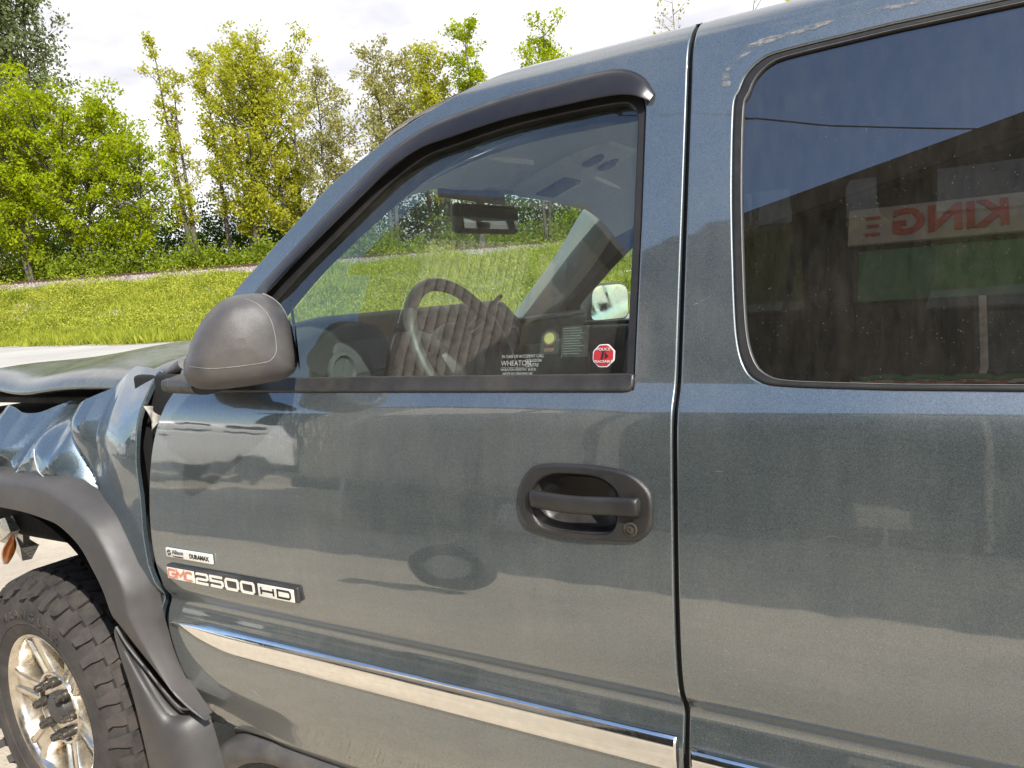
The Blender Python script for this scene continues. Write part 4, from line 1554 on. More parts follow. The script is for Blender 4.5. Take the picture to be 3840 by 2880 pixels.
sun_flap(.33, .80)
sun_flap(1.20, 1.67)
CR = [[.94, 0, -.34], [0, 1, 0], [.34, 0, .94]]
CXA, CLO = np.array([.94, 0, .34]), np.array([.34, 0, -.94])
CC = np.array([-.915, 1.03, 1.838])
con = rbox('overhead_console', CC, (.34, .25, .05), M['liner'], TRK, .024, CR)
rbox('map_lamp', CC + CLO * .026 - CXA * .075, (.105, .115, .012), M['dash'], con, .008, CR)
for yy in (-.055, .055):
    e = disc_rings(CC + CLO * .024 + CXA * .075 + [0, yy, 0], [(.034, 0), (.031, .006), (.001, .007)], 16, axis=CLO, up=CXA)
    grid_obj('console_button', e, M['dash_light'], con, cv=True, caps=True)
rbox('header_trim', (-1.10, 1.0, 1.790), (.03, 1.10, .022), M['pillar'], TRK, .008)
rbox('screen_mount_band', (-1.135, .80, 1.776), (.016, .34, .050), M['ink'], TRK, .005)
rvm = rbox('rear_view_mirror', (-1.115, .825, 1.700), (.034, .270, .082), M['dash'], TRK, .016, [[.985, .17, 0], [-.17, .985, 0], [0, 0, 1]])
rbox('mirror_glass', (-1.0965, .827, 1.700), (.003, .240, .060), M['mirror_dim'], rvm, .001, [[.985, .17, 0], [-.17, .985, 0], [0, 0, 1]])
tube('mirror_stalk', [(-1.12, .83, 1.72), (-1.135, .825, 1.755), (-1.142, .815, 1.785)], .011, M['dash'], rvm, 8)
# dashboard
rows = []
for k in range(25):
    v = k / 24
    y = .16 + 1.68 * v
    hump = 1.0 if v < .57 else max(0.0, 1 - (v - .57) / .08)
    zt = 1.395 + .070 * (hump**.7 if hump > 0 else 0) - .03 * max(0, (.06 - v) / .06)
    xr = -1.245 - .03 * (1 - hump)
    rows.append([(-1.62, y, 1.335), (-1.50, y, 1.36), (xr - .14, y, zt - .012), (xr - .05, y, zt - .001), (xr - .012, y, zt), (xr, y, zt - .012), (xr + .004, y, zt - .035), (xr - .03, y, zt - .10), (xr + .01, y, 1.20), (xr - .02, y, .95), (-1.5, y, .8)])
grid_obj('dashboard', np.array(rows), M['dash'], TRK, sharp=60)
rbox('instrument_panel', (-1.268, .62, 1.375), (.02, .62, .13), M['dash_light'], TRK, .012)
rbox('passenger_dash_trim', (-1.262, 1.52, 1.385), (.04, .52, .018), M['dash_light'], TRK, .007)
rbox('glove_box', (-1.255, 1.5, 1.20), (.03, .48, .20), M['dash_light'], TRK, .012)
for yy in (.30, 1.13):
    g = disc_rings((-1.235, yy, 1.33), [(.048, 0), (.048, .008), (.040, .010), (.036, .002), (.001, .002)], 24, axis=(1, 0, 0))
    grid_obj('air_vent', g, M['dash_light'], TRK, cv=True, caps=True)
# steering wheel
SC, SR = np.array([-1.005, .495, 1.352]), .186
tilt = math.radians(24)
su = np.array([-math.sin(tilt), 0, math.cos(tilt)])
sn = np.array([math.cos(tilt), 0, math.sin(tilt)])
sy_ = np.array([0, 1.0, 0])
ring = [SC + SR * (math.cos(a) * sy_ + math.sin(a) * su) for a in np.linspace(0, 2 * math.pi, 49)]
sw = tube('steering_wheel', ring, .0165, M['wheel_rim_cover'], TRK, 12)
for a in (math.radians(20), math.radians(160), math.radians(270)):
    tube('spoke', [SC + .05 * (math.cos(a) * sy_ + math.sin(a) * su) - sn * .02, SC + (SR - .01) * (math.cos(a) * sy_ + math.sin(a) * su)], [.026, .015], M['wheel_rim_cover'], sw, 8)
grid_obj('horn_pad', disc_rings(SC - sn * .04, [(.085, 0), (.085, .03), (.07, .045), (.001, .052)], 24, axis=sn), M['dash'], sw, cv=True, caps=True)
tube('steering_column', [SC - sn * .05, SC - sn * .30], [.045, .06], M['dash'], TRK, 12)
tube('gear_lever', [SC - sn * .10 + [0, .06, .02], SC - sn * .08 + [0, .17, .10], SC - sn * .05 + [.02, .24, .15]], .006, M['dash'], TRK, 8)
# seats, door trims, rear wall, floor
for yy, nm in ((.50, 'seat'), (1.50, 'seat')):
    rbox('seat_cushion', (-.45, yy, .93), (.52, .52, .16), M['cloth'], TRK, .06)
    rbox('seat_back', (-.13, yy, 1.25), (.15, .50, .62), M['cloth'], TRK, .06, [[.97, 0, .24], [0, 1, 0], [-.24, 0, .97]])
    rbox('head_rest', (-.04, yy, 1.64), (.09, .26, .17), M['cloth'], TRK, .04)
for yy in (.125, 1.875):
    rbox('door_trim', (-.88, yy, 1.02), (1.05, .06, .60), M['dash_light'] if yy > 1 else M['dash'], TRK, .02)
rbox('arm_rest', (-.80, 1.82, 1.15), (.50, .09, .05), M['dash_light'], TRK, .02)
rbox('floor_pan', (-.4, 1.0, .72), (2.3, 1.76, .06), M['under'], TRK, .01)
rbox('cab_back_wall', (.745, 1.0, 1.14), (.05, 1.80, .44), M['dash'], TRK, .01)
rbox('cab_back_wall', (.745, 1.0, .86), (.06, 1.80, .30), M['dash'], TRK, .01)
rbox('fire_wall', (-1.60, 1.0, 1.0), (.05, 1.72, .60), M['void'], TRK, .01)
rbox('bed_floor', (1.8, 1.0, .80), (1.9, 1.7, .04), M['paint'], TRK, .01)
rbox('tail_gate', (2.73, 1.0, 1.05), (.05, 1.75, .5), M['paint'], TRK, .02)
rbox('bed_front_wall', (.85, 1.0, 1.05), (.04, 1.75, .5), M['paint'], TRK, .02)
# seat belt hanging on the far door post
tube('seat_belt', catmull([(-.42, 1.80, 1.75), (-.45, 1.80, 1.45), (-.52, 1.79, 1.15), (-.60, 1.72, .98)], 5), .012, M['brown'], TRK, 6)
# passenger window glass, far door mirror
sheet('passenger_window', gc + (win_hole - gc) * 1.012, M['glass'], TRK, off=-.012, mapf=side_r)
panel('passenger_window_seal', win_hole, M['rubber'], TRK, holes=[ring_in], r=.003, depth=.02, off=-.004, mapf=side_r, gx=.1, step=.02)
pm = round_poly([(0, 0), (.215, 0), (.225, .17), (.02, .17)], [.03, .035, .06, .05], 6)
pm = resample(pm, .012)
ax_ = np.array([.60, .80, 0])
c0 = np.array([-1.345, 2.03, 1.325])
rows = []
for k, d in ((.90, 0), (1.0, -.012), (1.02, -.05), (.9, -.10), (.5, -.13), (.02, -.135)):
    q = pm.mean(0) + (pm - pm.mean(0)) * k
    rows.append(c0 + q[:, :1] * ax_ + q[:, 1:] * np.array([0, 0, 1.0]) + d * np.array([.80, -.60, 0]))
fm = grid_obj('far_door_mirror', np.array(rows), M['plastic'], TRK, cv=True, caps=True, sharp=60)
q = pm.mean(0) + (pm - pm.mean(0)) * .9
mesh_obj('mirror_glass', c0 + q[:, :1] * ax_ + q[:, 1:] * np.array([0, 0, 1.0]) + .002 * np.array([.80, -.60, 0]), [tuple(range(len(q)))], M['mirror'], fm, smooth=False)

# ------------------------------------------------------------------ setting: ground, road, bank, railway
HV = np.array([-.499775, .866155])
RV = np.array([.866155, .499775])


def ab(a, b, z=0.0):
    p = np.array([0, -1.03]) + RV * a + HV * b
    return np.array([p[0], p[1], z])


def smooth01(t):
    t = np.clip(t, 0, 1)
    return t * t * (3 - 2 * t)


def base_b(a):
    return np.interp(a, [-60, -40, -28.6, -16.6, -5, 10, 60], [48, 46, 42, 33.5, 29, 27.5, 27.5])


def z_base(a):
    return np.interp(a, [-60, -28.6, -16.6, 0, 60], [.80, .60, .43, .36, .36])


def hnoise(a, b):
    return (np.sin(.9 * a + 1.3 * np.sin(.5 * b)) * .5 + np.sin(2.3 * a - 1.7 * b) * .3 + np.sin(.37 * a + 3.1 * b) * .25)


def terrain(a, b):
    bb, zb = base_b(a), z_base(a)
    lot = zb * smooth01((b - 9) / (bb - 9))
    bank = zb + (3.85 - zb) * smooth01((b - bb) / (51.3 - bb))**.85
    z = np.where(b < bb, lot, bank + (.10 * hnoise(a, b) + .16 * np.sin(1.7 * a + 2.1 * np.sin(.9 * b)) * np.sin(1.3 * b + .8 * np.sin(1.1 * a))) * smooth01((b - bb) / 2) * smooth01((52 - b) / 3))
    z = np.where(b > 51.3, 3.85 + .72 * smooth01((b - 51.3) / 2.6), z)
    z = np.where(b > 58, 4.57 - .27 * smooth01((b - 58) / 3), z)
    return z


def terrain_sheet(name, A, B, mat, off=0.0, bmap=None):
    AA, BB = np.meshgrid(A, B, indexing='ij')
    if bmap is not None:
        BB = bmap(AA, BB)
    Z = terrain(AA, BB) + off
    XY = np.array([0, -1.03]) + AA[..., None] * RV + BB[..., None] * HV
    P = np.concatenate([XY, Z[..., None]], 2)
    m, n = AA.shape
    i, j = np.meshgrid(np.arange(m - 1), np.arange(n - 1), indexing='ij')
    q = (i * n + j).ravel()
    F = np.stack([q, q + n, q + n + 1, q + 1], 1)
    o = big_mesh(name, P.reshape(-1, 3), F, mat, smooth=True)
    return o


t = NT('gravel_lot')
v = t.coord()
g1 = t.noise(v, .35, 6)
g2 = t.noise(v, 9, 6, .7)
g3 = t.noise(v, 90, 3, .6)
colr = t.mix(t.ramp(g2, [(.3, 0.0), (.7, 1.0)]), (.46, .385, .285), (.59, .51, .39))
colr = t.mix(t.math('MULTIPLY', t.ramp(g1, [(.42, 0.0), (.62, 1.0)]), .5), colr, (.21, .185, .15))
colr = t.mix(t.math('MULTIPLY', t.ramp(g3, [(.55, 0.0), (.75, 1.0)]), .4), colr, (.15, .13, .11))
p = t.principled(Base_Color=colr, Roughness=.93)
t.link(t.bump(t.math('ADD', g3, t.math('MULTIPLY', g2, .7)), .6, .02), p.inputs['Normal'])
M['lot'] = t.m
t = NT('worn_asphalt')
v = t.coord()
g1 = t.noise(v, .25, 5)
g2 = t.noise(v, 14, 6, .7)
vs = t.noise(t.coord('Object', (.5, 6, 1)), 1.0, 4)
colr = t.mix(t.ramp(g1, [(.35, 0.0), (.65, 1.0)]), (.33, .31, .275), (.42, .39, .345))
colr = t.mix(t.math('MULTIPLY', t.ramp(g2, [(.5, 0.0), (.75, 1.0)]), .5), colr, (.22, .21, .19))
colr = t.mix(t.math('MULTIPLY', t.ramp(vs, [(.5, 0.0), (.75, 1.0)]), .25), colr, (.25, .235, .215))
p = t.principled(Base_Color=colr, Roughness=.9)
t.link(t.bump(g2, .4, .01), p.inputs['Normal'])
M['road'] = t.m
t = NT('bank_soil')
v = t.coord()
g1 = t.noise(v, .8, 6, .65)
colr = t.ramp(g1, [(.3, (.075, .085, .025)), (.52, (.15, .17, .035)), (.66, (.30, .25, .13))])
p = t.principled(Base_Color=colr, Roughness=.95)
t.link(t.bump(t.noise(v, 6, 5), .8, .1), p.inputs['Normal'])
M['soil'] = t.m
t = NT('ballast_stone')
v = t.coord()
vo = t.n('ShaderNodeTexVoronoi')
vo.inputs['Scale'].default_value = 9
t.link(v, vo.inputs['Vector'])
colr = t.ramp(vo.outputs['Color'], [(.15, (.15, .12, .095)), (.5, (.27, .225, .185)), (.9, (.40, .35, .30))])
p = t.principled(Base_Color=colr, Roughness=.95)
t.link(t.bump(vo.outputs['Distance'], 1.0, .06), p.inputs['Normal'])
M['ballast'] = t.m
M['rail'] = simple('rusty_rail_steel', (.085, .045, .028), .75, metal=.3, var=.3, scale=6)

Ag = np.unique(np.concatenate([np.linspace(-400, -70, 12), np.linspace(-70, 60, 66), np.linspace(60, 400, 12)]))
Bg = np.unique(np.concatenate([np.linspace(-300, -40, 12), np.linspace(-40, 8, 20), np.linspace(8, 62, 60), np.linspace(62, 900, 18)]))
ground = tag(terrain_sheet('ground', Ag, Bg, M['lot'], -.02), kind='structure')
# keep the lot itself at z = 0
Ar = np.linspace(-110, 90, 90)
road = tag(terrain_sheet('road', Ar, np.linspace(0, 1, 24), M['road'], .012, bmap=lambda a, b: 15 + b * (base_b(a) - 15.0)), kind='structure')
bank = tag(terrain_sheet('grass_bank', np.linspace(-110, 90, 240), np.linspace(0, 1, 40), M['soil'], .03, bmap=lambda a, b: base_b(a) - .3 + b * (51.6 - base_b(a))), kind='structure')
shoulder = tag(terrain_sheet('road_shoulder', np.linspace(-110, 90, 400), np.linspace(0, 1, 8), M['lot'], .022, bmap=lambda a, b: base_b(a) - .9 - .45 * np.sin(2.1 * a) * np.sin(.7 * a + 1) * (1 - b) + b * 1.3), kind='structure')
bal = tag(terrain_sheet('ballast_bed', np.linspace(-110, 90, 300), np.linspace(51.1, 58.5, 26), M['ballast'], .05), kind='structure')

# rails on the embankment
for bb_, lab in ((54.9, 'rusty near rail of the railway track on top of the embankment'), (56.4, 'rusty far rail of the railway track, behind the near one')):
    pr = [(-.08, 0), (-.08, .03), (-.03, .05), (-.03, .14), (-.045, .16), (-.045, .215), (.045, .215), (.045, .16), (.03, .14), (.03, .05), (.08, .03), (.08, 0)]
    rows = []
    for a in np.linspace(-110, 90, 41):
        rows.append([ab(a, bb_ + dy, 4.66 + dz + .05) for dy, dz in pr])
    tag(grid_obj('railway_rail', np.array(rows), M['rail'], None, cv=True, caps=True, sharp=30), lab, 'rail', 'rails of the track')
# loose stones on the ballast shoulder
n = 6500
a = rng.uniform(-44, 24, n)
b = 54.2 - 4.6 * rng.uniform(0, 1, n)**1.25
z = terrain(a, b) + .05
tet = np.array([(1, 1, 1), (-1, -1, 1), (-1, 1, -1), (1, -1, -1)], float) * .62
oct_ = np.array([(1, 0, 0), (-1, 0, 0), (0, 1, 0), (0, -1, 0), (0, 0, 1), (0, 0, -1)], float)
octf = np.array([(0, 2, 4), (2, 1, 4), (1, 3, 4), (3, 0, 4), (2, 0, 5), (1, 2, 5), (3, 1, 5), (0, 3, 5)])
C = np.array([0, -1.03]) + a[:, None] * RV + b[:, None] * HV
C = np.concatenate([C, z[:, None]], 1)
sz = rng.uniform(.05, .12, (n, 1, 1))
V = oct_[None] * (1 + rng.normal(0, .25, (n, 6, 3))) * sz + C[:, None, :]
F = octf[None] + (np.arange(n) * 6)[:, None, None]
st_ = big_mesh('ballast_stones', V.reshape(-1, 3), F.reshape(-1, 3), M['ballast'])
tag(st_, 'loose pale stones covering the shoulder of the railway embankment', 'stones', kind='stuff')

# weeds and grass on the bank
M['grass'] = leaf_mat('bank_grass', (.13, .175, .018), (.43, .44, .062), .40)
M['grass2'] = leaf_mat('bank_weeds', (.15, .20, .018), (.50, .49, .080), .40)


def tufts(name, n, amin, amax, f0, f1, h0, h1, mat, lab, nb=7, spread=.22):
    a = rng.uniform(amin, amax, n)
    f = rng.uniform(f0, f1, n)
    b = base_b(a) + f * (51.3 - base_b(a))
    dens = np.sin(1.1 * a + 2 * np.sin(.6 * b)) + np.sin(.45 * b - .7 * a) + rng.normal(0, .9, n)
    ok = dens > -1.0
    a, b, f = a[ok], b[ok], f[ok]
    n = len(a)
    z = terrain(a, b)
    C = np.array([0, -1.03]) + a[:, None] * RV + b[:, None] * HV
    hh = rng.uniform(h0, h1, (n, nb)) * (.75 + .5 * (np.sin(.8 * a + b)[:, None] * .5 + .5))
    base = np.stack([C[:, :1] + rng.normal(0, spread, (n, nb)), C[:, 1:2] + rng.normal(0, spread, (n, nb)), np.broadcast_to(z[:, None], (n, nb)) - .02], 2)
    th = rng.uniform(0, 2 * math.pi, (n, nb))
    w = rng.uniform(.015, .04, (n, nb))
    dirs = np.stack([np.cos(th), np.sin(th), np.zeros_like(th)], 2)
    lean = np.stack([rng.normal(0, .35, (n, nb)), rng.normal(0, .35, (n, nb)), np.ones((n, nb))], 2)
    tip = base + lean * hh[..., None]
    mid = base + lean * hh[..., None] * .5
    p0 = base - dirs * w[..., None] * .5
    p1 = mid - dirs * w[..., None]
    p2 = tip
    p3 = mid + dirs * w[..., None]
    V = np.stack([p0, p1, p2, p3], 2).reshape(-1, 3)
    F = np.arange(len(V)).reshape(-1, 4)
    o = big_mesh(name, V, F, mat)
    return tag(o, lab, 'grass', kind='stuff')


tufts('bank_grass', 15000, -46, 26, .0, .95, .20, .62, M['grass'], 'bright green grass growing on the railway bank')
tufts('verge_grass', 5200, -46, 20, -.045, .16, .18, .55, M['grass'], 'long bright grass along the edge of the road', spread=.30)


def weed_cover(name, n, lab):
    """broad leaved weeds: clusters of small leaves"""
    a = rng.uniform(-46, 26, n)
    f = rng.beta(1.3, 1.2, n) * .86 + .05
    b = base_b(a) + f * (51.3 - base_b(a))
    ok = (np.sin(.7 * a + 1.5 * np.sin(.5 * b)) + np.sin(.9 * b + .4 * a) + rng.normal(0, .5, n)) > -.55
    a, b = a[ok], b[ok]
    n = len(a)
    z = terrain(a, b)
    C = np.concatenate([np.array([0, -1.03]) + a[:, None] * RV + b[:, None] * HV, z[:, None]], 1)
    k = 15
    hgt = rng.uniform(.15, 1.05, (n, 1, 1)) * (.6 + .8 * (np.sin(.9 * a + 1.7 * np.sin(.8 * b)) > .2))[:, None, None]
    off = rng.normal(0, 1, (n, k, 3)) * np.array([.28, .28, .0]) + np.concatenate([np.zeros((n, k, 2)), rng.uniform(.1, 1, (n, k, 1)) * hgt], 2)
    ctr = C[:, None, :] + off
    u = rng.normal(0, 1, (n, k, 3))
    u /= np.linalg.norm(u, axis=2)[..., None]
    w_ = rng.normal(0, 1, (n, k, 3))
    w_ = np.cross(u, w_)
    w_ /= np.linalg.norm(w_, axis=2)[..., None]
    s = rng.uniform(.03, .075, (n, k, 1))
    V = np.stack([ctr - u * s, ctr - w_ * s * .6, ctr + u * s, ctr + w_ * s * .6], 2).reshape(-1, 3)
    F = np.arange(len(V)).reshape(-1, 4)
    return tag(big_mesh(name, V, F, M['grass2']), lab, 'weeds', kind='stuff')


weed_cover('bank_weeds', 17000, 'yellow green leafy weeds covering the railway bank')

# a pale stone at the road edge
p = ab(-17.5, 33.6, .44)
V = oct_ * np.array([.16, .12, .10]) + rng.normal(0, .02, oct_.shape) + p
tag(mesh_obj('stone', V, octf.tolist(), M['ballast'], None, smooth=False), 'small pale stone lying at the edge of the road below the bank', 'stone')

# ------------------------------------------------------------------ trees
M['bark'] = simple('grey_brown_bark', (.075, .062, .050), .95, var=.35, scale=3, bump=.5, bscale=30)
M['bark_pale'] = simple('pale_alder_bark', (.20, .19, .17), .95, var=.4, scale=3, bump=.4, bscale=30)
LEAF = {
    'maple': leaf_mat('maple_leaves', (.155, .22, .007), (.42, .475, .020), .54),
    'yellow': leaf_mat('young_yellow_leaves', (.21, .235, .012), (.53, .52, .060), .56),
    'pale': leaf_mat('budding_leaves', (.22, .21, .060), (.42, .40, .15), .5),
    'dark': leaf_mat('cottonwood_leaves', (.070, .095, .035), (.20, .23, .10), .35),
    'under': leaf_mat('undergrowth_leaves', (.085, .125, .010), (.27, .33, .030), .45),
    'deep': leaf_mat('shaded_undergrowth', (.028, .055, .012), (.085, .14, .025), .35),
}


def leaves(centres, n_each, radius, size, rg):
    c = np.repeat(centres, n_each, 0)
    n = len(c)
    c = c + rg.normal(0, 1, (n, 3)) * radius
    u = rg.normal(0, 1, (n, 3))
    u /= np.linalg.norm(u, axis=1)[:, None]
    w_ = np.cross(u, rg.normal(0, 1, (n, 3)))
    w_ /= np.linalg.norm(w_, axis=1)[:, None]
    s = rg.uniform(.6, 1.35, (n, 1)) * size
    return np.stack([c - u * s, c - w_ * s * .62, c + u * s, c + w_ * s * .62], 1).reshape(-1, 3)


def make_tree(label, x, y, z0, zt, wid, leaf, seed, stems=2, low=.30, ntw=260, lpc=20, lsize=.13, crad=.30, shape='round', bark='bark', lean=0.0):
    rg = np.random.default_rng(seed)
    H = zt - z0
    root = thing('tree', label, 'tree', (x, y, z0), 'trees beyond the railway')
    wood, tips = [], []
    for s in range(stems):
        ang = rg.uniform(0, 2 * math.pi)
        spread = wid * (.28 if stems > 1 else .05) * rg.uniform(.5, 1.1)
        hs = H * (1.0 if s == 0 else rg.uniform(.78, .97))
        nseg = 9
        pts = []
        for k in range(nseg):
            f = k / (nseg - 1)
            wob = rg.normal(0, .10, 2) * f
            pts.append((x + math.cos(ang) * spread * f**1.1 + wob[0] - lean * RV[0] * H * f**1.3 + (.25 * math.cos(ang) if stems > 1 else 0),
                        y + math.sin(ang) * spread * f**1.1 + wob[1] - lean * RV[1] * H * f**1.3 + (.25 * math.sin(ang) if stems > 1 else 0), z0 - .2 + hs * f))
        pts = np.array(pts)
        r0 = .0135 * H * (1.0 if stems < 3 else .75)
        wood.append(tube_vf(pts, np.linspace(r0, .02, nseg), 6))
        nb = int(ntw / stems / 6)
        for b in range(nb):
            f = low + (1 - low) * ((b + rg.uniform(0, 1)) / nb)
            p0 = np.array([np.interp(f, np.linspace(0, 1, nseg), pts[:, k]) for k in range(3)])
            if shape == 'round':
                env = math.sqrt(max(.05, 1 - ((f - .62) / .46)**2))
            elif shape == 'cone':
                env = max(.12, 1.15 * (1 - f)**.7)
            else:
                env = .55 + .35 * math.sin(math.pi * f)
            L = wid * .5 * env * rg.uniform(.55, 1.1)
            th = rg.uniform(0, 2 * math.pi)
            up = rg.uniform(.35, 1.0)
            d = np.array([math.cos(th), math.sin(th), up])
            d /= np.linalg.norm(d)
            q = [p0, p0 + d * L * .5 + [0, 0, .02 * L], p0 + d * L + np.array([0, 0, .16 * L])]
            wood.append(tube_vf(q, [.016 * L + .012, .01 * L + .008, .006], 4, cap=False))
            for k in range(6):
                g = rg.uniform(.30, 1.0)
                pp = q[0] * (1 - g) + q[2] * g + rg.normal(0, .16 * L, 3) * [1, 1, .7]
                tips.append(pp)
                if k % 2 == 0:
                    wood.append(tube_vf([q[0] * (1 - g * .8) + q[2] * g * .8, pp], [.012, .005], 3, cap=False))
    V, F = merge(wood)
    mesh_obj('trunk', V, F, M[bark], root, smooth=True)
    tips = np.array(tips)
    V = leaves(tips, int(lpc * 1.35), crad * .82, lsize, rg)
    o = big_mesh('crown', V, np.arange(len(V)).reshape(-1, 4), LEAF[leaf], root)
    return root


TREES = [
    ('tall grey green cottonwood towering behind at the far left', -75.1, 38.7, 4.3, 37.5, 15, 'dark', 11, dict(stems=2, low=.22, ntw=620, lpc=26, lsize=.19, crad=.55, shape='cone')),
    ('second grey green cottonwood at the left edge of the picture', -83.0, 36.4, 4.3, 35.0, 13, 'dark', 12, dict(stems=2, low=.22, ntw=480, lpc=24, lsize=.19, crad=.55)),
    ('brownish budding tree at the left edge behind the track', -66.6, 31.2, 4.3, 18.6, 6.5, 'pale', 13, dict(stems=3, low=.18, ntw=260, lpc=14)),
    ('bright green maple leftmost of the maple clump by the track', -64.3, 33.4, 4.3, 19.0, 8.5, 'maple', 14, dict(stems=3, low=.20, ntw=560, lpc=24)),
    ('bright green maple tallest of the maple clump by the track', -61.5, 36.2, 4.3, 20.8, 9.5, 'maple', 15, dict(stems=3, low=.22, ntw=640, lpc=24)),
    ('bright green maple at the right end of the maple clump', -56.9, 37.6, 4.3, 17.4, 7.5, 'maple', 16, dict(stems=2, low=.25, ntw=480, lpc=22)),
    ('thin tall left leaning tree in the gap between the clumps', -56.2, 42.6, 4.3, 24.8, 3.6, 'yellow', 17, dict(stems=2, low=.25, ntw=230, lpc=13, crad=.26, lean=.05)),
    ('slim tree with bare stem just right of the leaning one', -55.0, 45.6, 4.3, 24.0, 3.8, 'yellow', 18, dict(stems=1, low=.30, ntw=210, lpc=14, crad=.28, lean=.03)),
    ('broad yellow green tree in the middle of the tree line', -51.7, 45.3, 4.3, 24.4, 7.5, 'yellow', 19, dict(stems=3, low=.20, ntw=640, lpc=20)),
    ('broad yellow green tree with rounded top beside the middle one', -48.8, 47.9, 4.3, 23.8, 7.5, 'yellow', 20, dict(stems=3, low=.20, ntw=620, lpc=20)),
    ('pale budding tree on the right flank of the broad trees', -44.6, 48.4, 4.3, 20.0, 6.0, 'pale', 21, dict(stems=2, low=.18, ntw=420, lpc=15)),
    ('pale sparse tree showing above the truck windscreen pillar', -41.2, 51.4, 4.3, 23.0, 6.0, 'pale', 22, dict(stems=2, low=.3, ntw=380, lpc=16)),
    ('airy pale tree behind the sparse tree above the pillar', -39.6, 56.1, 4.3, 22.5, 6.5, 'pale', 23, dict(stems=2, low=.3, ntw=340, lpc=15)),
    ('fresh green tree with a tall tip above the front of the roof', -31.6, 50.6, 4.3, 23.0, 4.6, 'maple', 24, dict(stems=2, low=.3, ntw=330, lpc=18, crad=.28)),
    ('fresh green open topped tree above the roof front', -27.6, 54.4, 4.3, 22.4, 5.5, 'maple', 25, dict(stems=3, low=.3, ntw=380, lpc=18)),
    ('olive young tree left of the fresh green trees over the roof', -35.0, 51.7, 4.3, 21.6, 5.0, 'yellow', 26, dict(stems=2, low=.3, ntw=340, lpc=16)),
    ('nearly bare grey tree over the top of the cab', -18.0, 62.5, 4.3, 24.4, 4.6, 'pale', 27, dict(stems=3, low=.4, ntw=240, lpc=3, bark='bark_pale')),
    ('second nearly bare grey tree over the cab roof', -13.9, 67.3, 4.3, 25.2, 5.0, 'pale', 28, dict(stems=3, low=.4, ntw=240, lpc=3, bark='bark_pale')),
    ('green tree just showing above the rear of the roof', -9.3, 62.9, 4.3, 23.8, 6.5, 'maple', 29, dict(stems=2, low=.3, ntw=280, lpc=15)),
    ('green tree seen through the windscreen behind the mirror', -24.0, 56.7, 4.3, 16.7, 7.0, 'yellow', 30, dict(stems=2, low=.15, ntw=300, lpc=16)),
    ('leafy tree seen through the windscreen beside the far pillar', -18.0, 57.0, 4.3, 14.5, 7.0, 'maple', 31, dict(stems=2, low=.12, ntw=320, lpc=16)),
]
for lab, x, y, z0, zt, wid, leaf, seed, kw in TREES:
    make_tree(lab, x, y, z0, zt, wid, leaf, seed, **kw)


def make_shrub(x, y, h, w, leaf, seed, lab, grp):
    rg = np.random.default_rng(seed)
    root = thing('shrub', lab, 'shrub', (x, y, 4.3), grp)
    k = int(34 * w)
    c = rg.normal(0, 1, (k, 3)) * np.array([w * .34, w * .34, h * .24]) + np.array([x, y, 4.3 + h * .46])
    c[:, 2] = np.clip(c[:, 2], 4.35, None)
    V = leaves(c, 17, .30, .13, rg)
    wood = [tube_vf([(x + rg.normal(0, .3), y + rg.normal(0, .3), 4.2), (x + rg.normal(0, .8), y + rg.normal(0, .8), 4.3 + h * .8)], [.05, .012], 5) for _ in range(5)]
    Vw, Fw = merge(wood)
    mesh_obj('stem', Vw, Fw, M['bark'], root)
    big_mesh('crown', V, np.arange(len(V)).reshape(-1, 4), LEAF[leaf], root)


ORD = ['first', 'second', 'third', 'fourth', 'fifth', 'sixth', 'seventh', 'eighth', 'ninth', 'tenth', 'eleventh', 'twelfth', 'thirteenth', 'fourteenth', 'fifteenth', 'sixteenth', 'seventeenth',
       'eighteenth', 'nineteenth', 'twentieth', 'twenty first', 'twenty second', 'twenty third', 'twenty fourth', 'twenty fifth', 'twenty sixth', 'twenty seventh', 'twenty eighth', 'twenty ninth', 'thirtieth']
k = 0
for a in np.arange(-47, 16, 2.3):
    b = 60.5 + 3.5 * rng.uniform(0, 1)
    p = ab(a + rng.uniform(-.8, .8), b)
    make_shrub(p[0], p[1], rng.uniform(1.8, 4.2), rng.uniform(2.6, 4.0), 'under', 100 + k, 'green undergrowth shrub beyond the rails, %s of the row from the left' % ORD[k], 'undergrowth along the track')
    k += 1
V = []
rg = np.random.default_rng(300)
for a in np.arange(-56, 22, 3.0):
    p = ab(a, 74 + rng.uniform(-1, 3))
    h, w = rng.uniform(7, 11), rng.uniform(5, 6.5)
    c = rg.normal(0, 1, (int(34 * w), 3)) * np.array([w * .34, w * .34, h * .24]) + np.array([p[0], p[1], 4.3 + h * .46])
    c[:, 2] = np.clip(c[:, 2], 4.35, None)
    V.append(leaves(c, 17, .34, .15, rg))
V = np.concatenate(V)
tag(big_mesh('wood_thicket', V, np.arange(len(V)).reshape(-1, 4), LEAF['deep']), 'dark green thicket filling the back of the wood', 'thicket', kind='stuff')

